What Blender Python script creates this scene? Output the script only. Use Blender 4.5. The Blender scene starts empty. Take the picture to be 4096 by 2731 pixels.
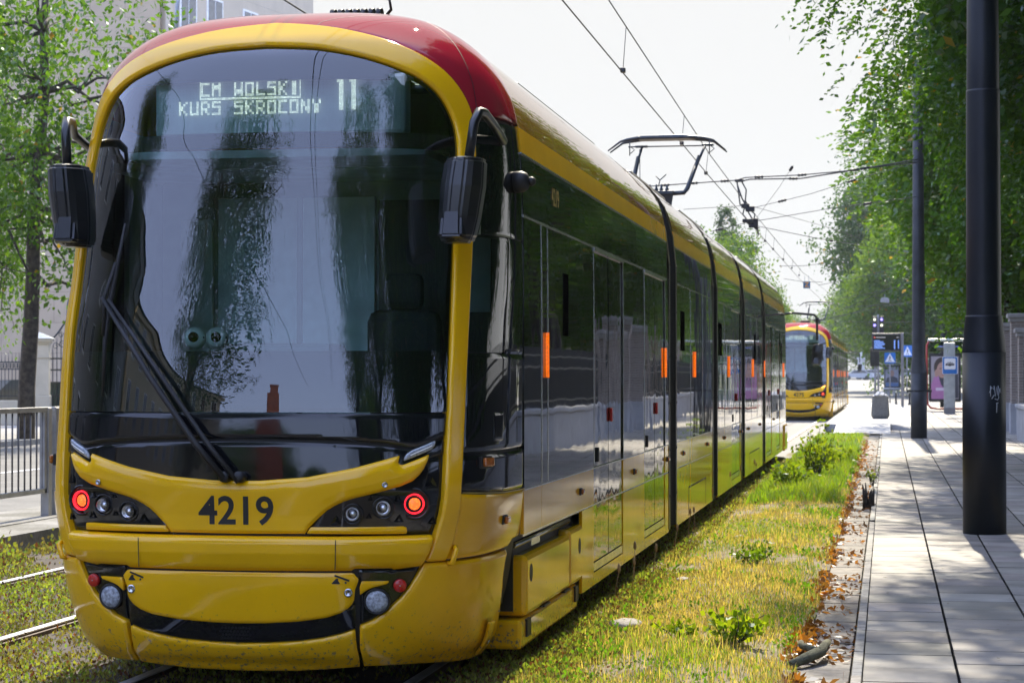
import bpy, bmesh, math, random
import numpy as np
from mathutils import Vector, Matrix

# ------------------------------------------------------------------ camera, sky, sun, exposure
scn = bpy.context.scene
COL = scn.collection
R = math.radians
CAMZ = 1.58
cam_d = bpy.data.cameras.new("camera"); cam = bpy.data.objects.new("camera", cam_d); COL.objects.link(cam)
cam.location = (0, 0, CAMZ)
cam.rotation_euler = (R(90 + 0.9594), 0, R(10.1167))
cam_d.sensor_width = 36; cam_d.lens = 8400 / 4096 * 36
cam_d.clip_start = .2; cam_d.clip_end = 6000
cam_d.dof.use_dof = True; cam_d.dof.focus_distance = 11.5; cam_d.dof.aperture_fstop = 9
scn.camera = cam
SUN_EL, SUN_AZ = 42.0, -0.6           # azimuth measured clockwise from +Y
world = bpy.data.worlds.new("World"); scn.world = world; world.use_nodes = True
wn, wl = world.node_tree.nodes, world.node_tree.links
wn.clear()
w_out = wn.new("ShaderNodeOutputWorld"); w_bg = wn.new("ShaderNodeBackground"); w_sky = wn.new("ShaderNodeTexSky")
w_sky.sky_type = 'NISHITA'; w_sky.sun_disc = False
w_sky.sun_elevation = R(SUN_EL); w_sky.sun_rotation = R(SUN_AZ)
w_sky.air_density = 1.0; w_sky.dust_density = 2.2; w_sky.ozone_density = 1.5; w_sky.altitude = 100
w_bg.inputs['Strength'].default_value = .15
w_geo = wn.new("ShaderNodeTexCoord"); w_sep = wn.new("ShaderNodeSeparateXYZ")
wl.new(w_geo.outputs['Generated'], w_sep.inputs[0])
w_mr = wn.new("ShaderNodeMapRange"); w_mr.interpolation_type = 'SMOOTHSTEP'
w_mr.inputs['From Min'].default_value = 0.0; w_mr.inputs['From Max'].default_value = .75
SKY_CAP = 3.15
w_mr.inputs['To Min'].default_value = 14.0; w_mr.inputs['To Max'].default_value = SKY_CAP
wl.new(w_sep.outputs['Y'], w_mr.inputs['Value'])
w_hz = wn.new("ShaderNodeMix"); w_hz.data_type = 'RGBA'      # thin bright haze in the whole sky
w_hz.inputs[0].default_value = .6
w_hz.inputs[7].default_value = (6.9, 8.3, 14.2, 1)
wl.new(w_sky.outputs[0], w_hz.inputs[6])
w_sc = wn.new("ShaderNodeSeparateColor"); w_cc = wn.new("ShaderNodeCombineColor")
wl.new(w_hz.outputs[2], w_sc.inputs[0])
for i in range(3):
    m = wn.new("ShaderNodeMath"); m.operation = 'MINIMUM'
    wl.new(w_sc.outputs[i], m.inputs[0]); wl.new(w_mr.outputs[0], m.inputs[1]); wl.new(m.outputs[0], w_cc.inputs[i])
wl.new(w_cc.outputs[0], w_bg.inputs['Color']); wl.new(w_bg.outputs[0], w_out.inputs['Surface'])
sun_d = bpy.data.lights.new("sun", 'SUN'); sun_o = bpy.data.objects.new("sun", sun_d); COL.objects.link(sun_o)
sun_d.energy = 4.6; sun_d.angle = R(.53); sun_d.color = (1.0, .90, .72)
_sd = Vector((math.sin(R(SUN_AZ)) * math.cos(R(SUN_EL)), math.cos(R(SUN_AZ)) * math.cos(R(SUN_EL)), math.sin(R(SUN_EL))))
sun_o.rotation_euler = _sd.to_track_quat('Z', 'Y').to_euler()
sun_o.location = (0, 40, 60)
scn.view_settings.view_transform = 'Standard'; scn.view_settings.look = 'None'
scn.view_settings.gamma = 1; scn.view_settings.exposure = 0.92
scn.cycles.use_denoising = True
scn.cycles.max_bounces = 10; scn.cycles.transparent_max_bounces = 24; scn.cycles.glossy_bounces = 5; scn.cycles.diffuse_bounces = 4
scn.cycles.transmission_bounces = 6; scn.cycles.caustics_reflective = False; scn.cycles.caustics_refractive = False
scn.cycles.sample_clamp_indirect = 6
rng = np.random.default_rng(7); random.seed(7)

# ------------------------------------------------------------------ object helpers
def tag(o, label=None, cat=None, group=None, kind=None):
    if label: o['label'] = label
    if cat: o['category'] = cat
    if group: o['group'] = group
    if kind: o['kind'] = kind
    return o
def thing(name, label, cat, loc=(0, 0, 0), rz=0, group=None):
    o = bpy.data.objects.new(name, None); COL.objects.link(o); o.location = loc; o.rotation_euler = (0, 0, rz)
    o.empty_display_size = .3
    return tag(o, label, cat, group)
def link_mesh(name, me, mats, parent=None, smooth=False):
    if not isinstance(mats, (list, tuple)): mats = [mats]
    for m in mats: me.materials.append(m)
    if smooth:
        me.polygons.foreach_set('use_smooth', np.ones(len(me.polygons), bool))
    o = bpy.data.objects.new(name, me); COL.objects.link(o)
    if parent is not None: o.parent = parent
    return o
def np_mesh(name, verts, faces, mats, parent=None, smooth=False, cols=None, midx=None):
    """verts Nx3, faces MxK (K constant)"""
    verts = np.asarray(verts, np.float32); faces = np.asarray(faces, np.int32)
    me = bpy.data.meshes.new(name)
    me.vertices.add(len(verts)); me.vertices.foreach_set('co', verts.ravel())
    k = faces.shape[1]
    me.loops.add(faces.size); me.loops.foreach_set('vertex_index', faces.ravel())
    me.polygons.add(len(faces))
    me.polygons.foreach_set('loop_start', np.arange(0, faces.size, k, dtype=np.int32))
    me.polygons.foreach_set('loop_total', np.full(len(faces), k, np.int32))
    if midx is not None: me.polygons.foreach_set('material_index', np.asarray(midx, np.int32))
    me.update(calc_edges=True); me.validate()
    if cols is not None:
        at = me.color_attributes.new('Col', 'FLOAT_COLOR', 'POINT')
        c4 = np.ones((len(verts), 4), np.float32); c4[:, :3] = cols
        at.data.foreach_set('color', c4.ravel())
    return link_mesh(name, me, mats, parent, smooth)

class MB:
    """collects shapes and links them as ONE mesh"""
    def __init__(s): s.v = []; s.f = []; s.m = []; s.cur = 0; s.sm = []; s.cs = False
    def mat(s, i): s.cur = i; return s
    def add(s, vs, fs, smooth=False):
        b = len(s.v); s.v += [tuple(p) for p in vs]
        for f in fs: s.f.append(tuple(b + i for i in f)); s.m.append(s.cur); s.sm.append(smooth)
        return s
    def box(s, x0, x1, y0, y1, z0, z1, T=None):
        vs = [(x0, y0, z0), (x1, y0, z0), (x1, y1, z0), (x0, y1, z0), (x0, y0, z1), (x1, y0, z1), (x1, y1, z1), (x0, y1, z1)]
        if T is not None: vs = [T @ Vector(p) for p in vs]
        return s.add(vs, [(3, 2, 1, 0), (4, 5, 6, 7), (0, 1, 5, 4), (1, 2, 6, 5), (2, 3, 7, 6), (3, 0, 4, 7)])
    def bbox(s, x0, x1, y0, y1, z0, z1, b=.01, T=None):
        """box with chamfered edges"""
        bm = bmesh.new(); bmesh.ops.create_cube(bm, size=1)
        for v in bm.verts: v.co = ((x0 + x1) / 2 + v.co.x * (x1 - x0), (y0 + y1) / 2 + v.co.y * (y1 - y0), (z0 + z1) / 2 + v.co.z * (z1 - z0))
        b = min(b, .45 * min(x1 - x0, y1 - y0, z1 - z0))
        bmesh.ops.bevel(bm, geom=list(bm.edges), offset=b, segments=2, affect='EDGES', profile=.5)
        bm.verts.index_update()
        vs = [(T @ v.co) if T is not None else v.co.copy() for v in bm.verts]
        s.add(vs, [[v.index for v in f.verts] for f in bm.faces]); bm.free(); return s
    def tube(s, pts, r, n=8, cap=True):
        pts = [Vector(p) for p in pts]; rr = r if isinstance(r, (list, tuple)) else [r] * len(pts)
        vs = []; fs = []; up = None
        for i, p in enumerate(pts):
            d = (pts[min(i + 1, len(pts) - 1)] - pts[max(i - 1, 0)])
            d = d.normalized() if d.length > 1e-9 else Vector((0, 0, 1))
            if up is None:
                up = Vector((0, 0, 1)) if abs(d.z) < .9 else Vector((1, 0, 0))
            a = d.cross(up).normalized(); b = a.cross(d).normalized(); up = b
            for k in range(n):
                t = 2 * math.pi * k / n
                vs.append(p + (a * math.cos(t) + b * math.sin(t)) * rr[i])
        for i in range(len(pts) - 1):
            for k in range(n):
                k2 = (k + 1) % n
                fs.append((i * n + k, i * n + k2, (i + 1) * n + k2, (i + 1) * n + k))
        s.add(vs, fs, True)
        if cap:
            b0 = len(s.v) - len(vs)
            s.f.append(tuple(b0 + k for k in reversed(range(n)))); s.m.append(s.cur); s.sm.append(False)
            e = b0 + (len(pts) - 1) * n
            s.f.append(tuple(e + k for k in range(n))); s.m.append(s.cur); s.sm.append(False)
        return s
    def lathe(s, prof, n=24, T=None, cap0=True, cap1=True):
        """prof: (radius, height) along +Z"""
        vs = []; fs = []
        for r_, z in prof:
            for k in range(n):
                t = 2 * math.pi * k / n; vs.append(Vector((r_ * math.cos(t), r_ * math.sin(t), z)))
        if T is not None: vs = [T @ p for p in vs]
        for i in range(len(prof) - 1):
            for k in range(n):
                k2 = (k + 1) % n; fs.append((i * n + k, i * n + k2, (i + 1) * n + k2, (i + 1) * n + k))
        s.add(vs, fs, True); b0 = len(s.v) - len(vs)
        if cap0: s.f.append(tuple(b0 + k for k in reversed(range(n)))); s.m.append(s.cur); s.sm.append(False)
        if cap1:
            e = b0 + (len(prof) - 1) * n; s.f.append(tuple(e + k for k in range(n))); s.m.append(s.cur); s.sm.append(False)
        return s
    def prism(s, poly, z0, z1, T=None):
        """polygon in xy extruded z0..z1"""
        n = len(poly); vs = [Vector((p[0], p[1], z0)) for p in poly] + [Vector((p[0], p[1], z1)) for p in poly]
        if T is not None: vs = [T @ p for p in vs]
        fs = [tuple(reversed(range(n))), tuple(range(n, 2 * n))] + [(i, (i + 1) % n, n + (i + 1) % n, n + i) for i in range(n)]
        return s.add(vs, fs)
    def build(s, name, mats, parent=None):
        me = bpy.data.meshes.new(name); me.from_pydata([tuple(p) for p in s.v], [], s.f); me.update()
        me.polygons.foreach_set('material_index', s.m); me.polygons.foreach_set('use_smooth', s.sm)
        return link_mesh(name, me, mats, parent)

def copy_tree(o, parent=None):
    c = o.copy(); COL.objects.link(c)
    if parent is not None: c.parent = parent
    for ch in list(o.children): copy_tree(ch, c)
    return c
def axis_T(p, d, up=(0, 0, 1)):
    """matrix whose local Z points along d at p, local Y near up"""
    z = Vector(d).normalized(); x = Vector(up).cross(z)
    x = x.normalized() if x.length > 1e-6 else Vector((1, 0, 0)); y = z.cross(x)
    M = Matrix((x, y, z)).transposed().to_4x4(); M.translation = Vector(p); return M
_textcache = {}
def text_polys(txt, size, bold=0.0, align='CENTER'):
    cu = bpy.data.curves.new('lettering', 'FONT'); cu.body = txt; cu.size = size; cu.align_x = align; cu.align_y = 'CENTER'
    cu.offset = bold; cu.resolution_u = 4; cu.fill_mode = 'FRONT'
    o = bpy.data.objects.new('lettering', cu); COL.objects.link(o)
    dg = bpy.context.evaluated_depsgraph_get(); me = bpy.data.meshes.new_from_object(o.evaluated_get(dg))
    vs = [v.co.copy() for v in me.vertices]; fs = [tuple(p.vertices) for p in me.polygons]
    bpy.data.objects.remove(o); bpy.data.curves.remove(cu); bpy.data.meshes.remove(me)
    return vs, fs

# ------------------------------------------------------------------ materials
def mk(name):
    m = bpy.data.materials.new(name); m.use_nodes = True
    return m, m.node_tree.nodes, m.node_tree.links, m.node_tree.nodes['Principled BSDF']
def noise_col(n, l, c1, c2, scale, detail=4, coord='Object', lo=.35, hi=.65, stretch=None):
    tc = n.new('ShaderNodeTexCoord'); nz = n.new('ShaderNodeTexNoise'); nz.inputs['Scale'].default_value = scale; nz.inputs['Detail'].default_value = detail
    if stretch:
        mp = n.new('ShaderNodeMapping'); mp.inputs['Scale'].default_value = stretch; l.new(tc.outputs[coord], mp.inputs[0]); l.new(mp.outputs[0], nz.inputs['Vector'])
    else: l.new(tc.outputs[coord], nz.inputs['Vector'])
    rp = n.new('ShaderNodeValToRGB'); rp.color_ramp.elements[0].position = lo; rp.color_ramp.elements[1].position = hi
    rp.color_ramp.elements[0].color = (*c1, 1); rp.color_ramp.elements[1].color = (*c2, 1)
    l.new(nz.outputs['Fac'], rp.inputs[0]); return rp, nz, tc
def bump(n, l, b, src, strength, dist=.01):
    bp = n.new('ShaderNodeBump'); bp.inputs['Strength'].default_value = strength; bp.inputs['Distance'].default_value = dist
    l.new(src, bp.inputs['Height']); l.new(bp.outputs[0], b.inputs['Normal']); return bp
def plain(name, col, rough=.5, metal=0, spec=.5, coat=0, var=.12, scale=6, bmp=0):
    m, n, l, b = mk(name)
    c1 = tuple(c * (1 - var) for c in col); c2 = tuple(min(1, c * (1 + var)) for c in col)
    rp, nz, tc = noise_col(n, l, c1, c2, scale)
    l.new(rp.outputs[0], b.inputs['Base Color'])
    b.inputs['Roughness'].default_value = rough; b.inputs['Metallic'].default_value = metal
    b.inputs['Specular IOR Level'].default_value = spec; b.inputs['Coat Weight'].default_value = coat
    b.inputs['Coat Roughness'].default_value = .04
    if bmp:
        n2 = n.new('ShaderNodeTexNoise'); n2.inputs['Scale'].default_value = scale * 8; n2.inputs['Detail'].default_value = 6
        l.new(tc.outputs['Object'], n2.inputs['Vector']); bump(n, l, b, n2.outputs['Fac'], bmp)
    return m
def paint(name, col, dirt=(.16, .13, .08), dirt_z=None, wav=.02):
    """coated vehicle paint: faint mottling, slight orange peel, road dirt low down"""
    m, n, l, b = mk(name)
    rp, nz, tc = noise_col(n, l, tuple(c * .93 for c in col), tuple(min(1, c * 1.04) for c in col), 2.2)
    src = rp.outputs[0]
    sp = n.new('ShaderNodeTexNoise'); sp.inputs['Scale'].default_value = 42; sp.inputs['Detail'].default_value = 5; sp.inputs['Roughness'].default_value = .7
    l.new(tc.outputs['Object'], sp.inputs['Vector'])
    sx = n.new('ShaderNodeSeparateXYZ'); l.new(tc.outputs['Object'], sx.inputs[0])
    mr = n.new('ShaderNodeMapRange'); mr.inputs[1].default_value = .62; mr.inputs[2].default_value = .12; mr.inputs[3].default_value = 0; mr.inputs[4].default_value = .17
    l.new(sx.outputs['Z'], mr.inputs[0])
    ad = n.new('ShaderNodeMath'); ad.operation = 'ADD'; l.new(sp.outputs['Fac'], ad.inputs[0]); l.new(mr.outputs[0], ad.inputs[1])
    r2 = n.new('ShaderNodeValToRGB'); r2.color_ramp.elements[0].position = .69; r2.color_ramp.elements[1].position = .80
    l.new(ad.outputs[0], r2.inputs[0])
    mx = n.new('ShaderNodeMix'); mx.data_type = 'RGBA'; l.new(r2.outputs[0], mx.inputs[0]); l.new(src, mx.inputs[6]); mx.inputs[7].default_value = (*dirt, 1)
    l.new(mx.outputs[2], b.inputs['Base Color'])
    b.inputs['Roughness'].default_value = .4; b.inputs['Specular IOR Level'].default_value = 0; b.inputs['Coat Weight'].default_value = 1; b.inputs['Coat Roughness'].default_value = .09 if wav > .016 and 'yellow' in name else .015
    n3 = n.new('ShaderNodeTexNoise'); n3.inputs['Scale'].default_value = 1.6; n3.inputs['Detail'].default_value = 1; l.new(tc.outputs['Object'], n3.inputs['Vector'])
    bp = bump(n, l, b, n3.outputs['Fac'], wav, .05); l.new(bp.outputs[0], b.inputs['Coat Normal'])
    return m
def gloss_black(name, col=(.006, .007, .009), rough=.03, wav=.015, scale=2.5, ior=1.55):
    m, n, l, b = mk(name)
    b.inputs['Base Color'].default_value = (*col, 1); b.inputs['IOR'].default_value = ior
    tc = n.new('ShaderNodeTexCoord'); nz = n.new('ShaderNodeTexNoise'); nz.inputs['Scale'].default_value = scale; nz.inputs['Detail'].default_value = 1
    l.new(tc.outputs['Object'], nz.inputs['Vector']); bump(n, l, b, nz.outputs['Fac'], wav, .05)
    n2 = n.new('ShaderNodeTexNoise'); n2.inputs['Scale'].default_value = 9; n2.inputs['Detail'].default_value = 6; l.new(tc.outputs['Object'], n2.inputs['Vector'])
    mr = n.new('ShaderNodeMapRange'); mr.inputs[1].default_value = .4; mr.inputs[2].default_value = .8; mr.inputs[3].default_value = rough; mr.inputs[4].default_value = rough + .06
    l.new(n2.outputs['Fac'], mr.inputs[0]); l.new(mr.outputs[0], b.inputs['Roughness'])
    return m
def sheet_glass(name, tint=(.62, .78, .74), ior=1.5, boost=1.0):
    m, n, l, b = mk(name); n.remove(b); out = n['Material Output']
    tr = n.new('ShaderNodeBsdfTransparent'); tr.inputs[0].default_value = (*tint, 1)
    gl = n.new('ShaderNodeBsdfGlossy'); gl.inputs['Roughness'].default_value = .004; gl.inputs[0].default_value = (1, 1, 1, 1)
    fr = n.new('ShaderNodeFresnel'); fr.inputs['IOR'].default_value = ior
    mu = n.new('ShaderNodeMath'); mu.operation = 'MULTIPLY'; mu.use_clamp = True; mu.inputs[1].default_value = boost; l.new(fr.outputs[0], mu.inputs[0])
    mx = n.new('ShaderNodeMixShader'); l.new(mu.outputs[0], mx.inputs[0]); l.new(tr.outputs[0], mx.inputs[1]); l.new(gl.outputs[0], mx.inputs[2])
    l.new(mx.outputs[0], out.inputs['Surface']); return m
def emit(name, col, strength, base=(.1, .1, .1)):
    m, n, l, b = mk(name); b.inputs['Base Color'].default_value = (*base, 1)
    tc = n.new('ShaderNodeTexCoord'); vo = n.new('ShaderNodeTexVoronoi'); vo.inputs['Scale'].default_value = 90; l.new(tc.outputs['Object'], vo.inputs['Vector'])
    mr = n.new('ShaderNodeMapRange'); mr.inputs[1].default_value = .1; mr.inputs[2].default_value = .6; mr.inputs[3].default_value = strength * 1.25; mr.inputs[4].default_value = strength * .6
    l.new(vo.outputs['Distance'], mr.inputs[0]); l.new(mr.outputs[0], b.inputs['Emission Strength'])
    b.inputs['Emission Color'].default_value = (*col, 1); b.inputs['Roughness'].default_value = .2; return m
def leaf_mat(name, trans=.45, gloss=.010, bright=1.0, tm=(2.3, 1.9, .55)):
    m, n, l, b = mk(name); n.remove(b); out = n['Material Output']
    at = n.new('ShaderNodeAttribute'); at.attribute_name = 'Col'
    hs = n.new('ShaderNodeHueSaturation'); hs.inputs['Value'].default_value = bright; l.new(at.outputs['Color'], hs.inputs['Color'])
    df = n.new('ShaderNodeBsdfDiffuse'); l.new(hs.outputs[0], df.inputs[0])
    tl = n.new('ShaderNodeBsdfTranslucent')
    mx0 = n.new('ShaderNodeMix'); mx0.data_type = 'RGBA'; mx0.blend_type = 'MULTIPLY'; mx0.inputs[0].default_value = 1
    l.new(hs.outputs[0], mx0.inputs[6]); mx0.inputs[7].default_value = (*tm, 1); l.new(mx0.outputs[2], tl.inputs[0])
    m1 = n.new('ShaderNodeMixShader'); m1.inputs[0].default_value = trans; l.new(df.outputs[0], m1.inputs[1]); l.new(tl.outputs[0], m1.inputs[2])
    gl = n.new('ShaderNodeBsdfGlossy'); gl.inputs['Roughness'].default_value = .5; gl.inputs[0].default_value = (.9, .95, 1, 1)
    fr = n.new('ShaderNodeFresnel'); fr.inputs[0].default_value = 1.4
    mu = n.new('ShaderNodeMath'); mu.operation = 'MULTIPLY'; mu.inputs[1].default_value = gloss * 8; mu.use_clamp = True; l.new(fr.outputs[0], mu.inputs[0])
    m2 = n.new('ShaderNodeMixShader'); l.new(mu.outputs[0], m2.inputs[0]); l.new(m1.outputs[0], m2.inputs[1]); l.new(gl.outputs[0], m2.inputs[2])
    l.new(m2.outputs[0], out.inputs['Surface']); return m
def col_mat(name, rough=.8, scale=30, amp=.25, bmp=.3):
    """colour from the mesh's own attribute, broken up by noise"""
    m, n, l, b = mk(name)
    at = n.new('ShaderNodeAttribute'); at.attribute_name = 'Col'
    rp, nz, tc = noise_col(n, l, (1 - amp,) * 3, (1 + amp * .6,) * 3, scale, 8)
    mx = n.new('ShaderNodeMix'); mx.data_type = 'RGBA'; mx.blend_type = 'MULTIPLY'; mx.inputs[0].default_value = 1
    l.new(at.outputs['Color'], mx.inputs[6]); l.new(rp.outputs[0], mx.inputs[7]); l.new(mx.outputs[2], b.inputs['Base Color'])
    b.inputs['Roughness'].default_value = rough
    n2 = n.new('ShaderNodeTexNoise'); n2.inputs['Scale'].default_value = scale * 5; n2.inputs['Detail'].default_value = 5; l.new(tc.outputs['Object'], n2.inputs['Vector'])
    bump(n, l, b, n2.outputs['Fac'], bmp, .004)
    return m
M = {}
M['yellow'] = paint('tram_yellow_paint', (.90, .495, .004))
M['red'] = paint('tram_red_paint', (.36, .012, .03), wav=.015)
M['black'] = gloss_black('black_lacquer')
M['blackglass'] = gloss_black('black_window_glass', (.004, .006, .006), .012, .035, 1.7, 1.8)
M['doorglass'] = gloss_black('door_glass', (.004, .006, .006), .012, .06, 2.6, 1.85)
M['doorlow'] = gloss_black('dark_door_sheet', (.05, .05, .055), .05, .07, 2.4)
M['matte'] = plain('matte_black_plastic', (.012, .012, .013), .55)
M['slotdark'] = plain('slot_black', (.002, .002, .002), .95, spec=0)  # near-black colour painted as the shade inside window slots
M['rubber'] = plain('bellows_rubber', (.012, .012, .012), .6)
M['steel'] = plain('worn_steel', (.55, .55, .56), .25, 1, var=.2)
M['grey'] = plain('cab_grey_plastic', (.26, .31, .31), .6)
M['lightgrey'] = plain('cab_lit_panel', (.78, .84, .86), .6)  # pale wall and ceiling colour stands in for light from the saloon
M['chrome'] = plain('lamp_reflector', (.85, .86, .88), .28, 1, var=.25, scale=60)
M['brown'] = paint('tram_roof_brown', (.30, .135, .012), wav=.03)
M['lens'] = sheet_glass('clear_lens', (.95, .96, .97), 1.5)
M['wind'] = sheet_glass('windscreen_glass', (.54, .72, .70), 1.62, 1.7)
M['sideglass'] = sheet_glass('cab_side_glass', (.42, .55, .50), 1.55, 1.1)
M['tail'] = emit('tail_lamp_red', (1, .015, .03), 1.5, (.4, .01, .01))
M['tailcore'] = emit('tail_lamp_core', (1, .13, .02), 1.5, (.4, .02, .01))
M['amber'] = emit('amber_glow_strip', (1, .17, .004), .6, (.5, .12, .01))  # reflector strips are no lamps; their brightness is put in as glow
M['amberoff'] = plain('amber_lens', (.42, .12, .012), .2, coat=1, var=.3, scale=60)
M['amberon'] = emit('amber_indicator_lit', (1, .33, .02), 6, (.5, .2, .02))
M['redrefl'] = plain('red_reflector', (.5, .012, .008), .3, coat=.5, var=.3, scale=150)
M['foglens'] = plain('fog_lamp_glass', (.42, .46, .52), .3, coat=1, var=.45, scale=70, bmp=.6)
M['led'] = emit('led_white', (1, .95, .8), 1.35, (.8, .8, .7))
M['ledoff'] = plain('led_dim', (.30, .30, .12), .5, var=.3, scale=50)
M['ink'] = plain('black_ink', (.012, .012, .012), .5)
M['white'] = plain('white_plastic', (.86, .87, .85), .35)
M['goldnum'] = plain('yellow_digits', (.5, .33, .02), .5)
M['mirror'] = plain('mirror_face', (.9, .9, .9), .02, 1, var=.01)
M['skin'] = plain('dark_cloth', (.02, .02, .025), .8)
# ---- nose surface: a = metres round the plan curve from the centre, v = metres up the profile
_PT=np.array([ # z, y0, w
(.03,.19,.95),(.09,.16,.97),(.16,.13,1.00),(.22,.07,1.045),(.32,.03,1.085),(.45,.01,1.125),(.6,0,1.15),(.8,0,1.175),(1.0,.0,1.19),(1.25,.012,1.19),(1.5,.03,1.19),(1.8,.065,1.19),(2.05,.10,1.19),(2.3,.14,1.188),
(2.5,.175,1.185),(2.7,.22,1.178),(2.85,.265,1.163),(2.96,.3,1.148),(3.06,.335,1.125),(3.15,.375,1.09),(3.24,.43,1.035),(3.35,.56,.935),(3.44,.73,.81),(3.5,.91,.68),(3.54,1.08,.5),(3.56,1.22,.27),(3.568,1.32,.02)])
_PV=np.zeros(len(_PT)); _PV[0]=.03
for _i in range(1,len(_PT)):
    _d=_PT[_i]-_PT[_i-1]
    _PV[_i]=_PV[_i-1]+(_d[0] if _PT[_i,0]<=2.9 else float(np.sqrt((_d**2).sum())))
def _pchip(xs,ys):
    h=np.diff(xs); dl=np.diff(ys)/h; m=np.zeros(len(xs))
    for i in range(1,len(xs)-1):
        if dl[i-1]*dl[i]>0:
            w1=2*h[i]+h[i-1]; w2=h[i]+2*h[i-1]; m[i]=(w1+w2)/(w1/dl[i-1]+w2/dl[i])
    m[0]=dl[0]; m[-1]=dl[-1]
    def f(x):
        x=np.clip(x,xs[0],xs[-1]); i=np.clip(np.searchsorted(xs,x)-1,0,len(h)-1)
        t=(x-xs[i])/h[i]
        return ((1+2*t)*(1-t)**2)*ys[i]+t*(1-t)**2*h[i]*m[i]+t*t*(3-2*t)*ys[i+1]+t*t*(t-1)*h[i]*m[i+1]
    return f
_fz,_fy,_fw=[_pchip(_PV,_PT[:,k]) for k in range(3)]
_N=3.0; _YB=1.35
_ph=np.linspace(0,math.pi/2,4001)
_cx,_cy=1.19*np.sin(_ph)**(2/_N),1.35*(1-np.cos(_ph)**(2/_N))
_al=np.concatenate([[0],np.cumsum(np.hypot(np.diff(_cx),np.diff(_cy)))])
AL=float(_al[-1]); VM=float(_PV[-1])
_fn=_pchip(np.array([.03,.6,1.0,1.4,1.8,2.1,2.5,2.9,3.3,5.2]),np.array([3.1,3.35,3.6,3.42,3.25,2.95,2.75,2.6,2.7,3.0]))
def F(a,v):
    a=np.asarray(a,float); v=np.asarray(v,float)
    ph=np.interp(np.abs(a),_al,_ph)
    y0=_fy(v); w=_fw(v); n=_fn(v); D=_YB-y0
    t=np.sin(ph)**(2/_N); y3=1-np.cos(ph)**(2/_N)
    yn=1-np.maximum(1-t**n,0)**(1/n)
    x=w*t-.21*D*(yn-y3)*np.clip((1-t)/.06,0,1)
    return np.stack([np.sign(a)*x,y0+D*yn,_fz(v)],-1)
def FN(a,v,e=.004):
    v=np.clip(v,.03+e,VM-e); a=np.clip(a,-AL+e,AL-e)
    n=np.cross(F(a+e,v)-F(a-e,v),F(a,v+e)-F(a,v-e))
    return n/np.maximum(np.linalg.norm(n,axis=-1,keepdims=True),1e-9)
# ------------------------------------------------------------------ patches cut out of the nose surface
def poly_sd(P, poly):
    a = np.asarray(poly, float); b = np.roll(a, -1, 0)
    best = np.full(len(P), 1e9); near = np.zeros((len(P), 2)); ins = np.zeros(len(P), bool)
    for p, q in zip(a, b):
        d = q - p; L = max(d @ d, 1e-12)
        t = np.clip(((P - p) @ d) / L, 0, 1); c = p + t[:, None] * d
        ds = np.hypot(*(P - c).T); k = ds < best; best[k] = ds[k]; near[k] = c[k]
        cr = ((p[1] > P[:, 1]) != (q[1] > P[:, 1]))
        with np.errstate(divide='ignore', invalid='ignore'):
            xi = p[0] + (P[:, 1] - p[1]) / (q[1] - p[1]) * d[0]
        ins ^= cr & (P[:, 0] < xi)
    return np.where(ins, -best, best), near
def smooth_poly(pts, it=1):
    for _ in range(it):
        o = [pts[0]]
        for p, q in zip(pts[:-1], pts[1:]):
            o += [(p[0] * .75 + q[0] * .25, p[1] * .75 + q[1] * .25), (p[0] * .25 + q[0] * .75, p[1] * .25 + q[1] * .75)]
        o.append(pts[-1]); pts = o
    return pts
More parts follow.
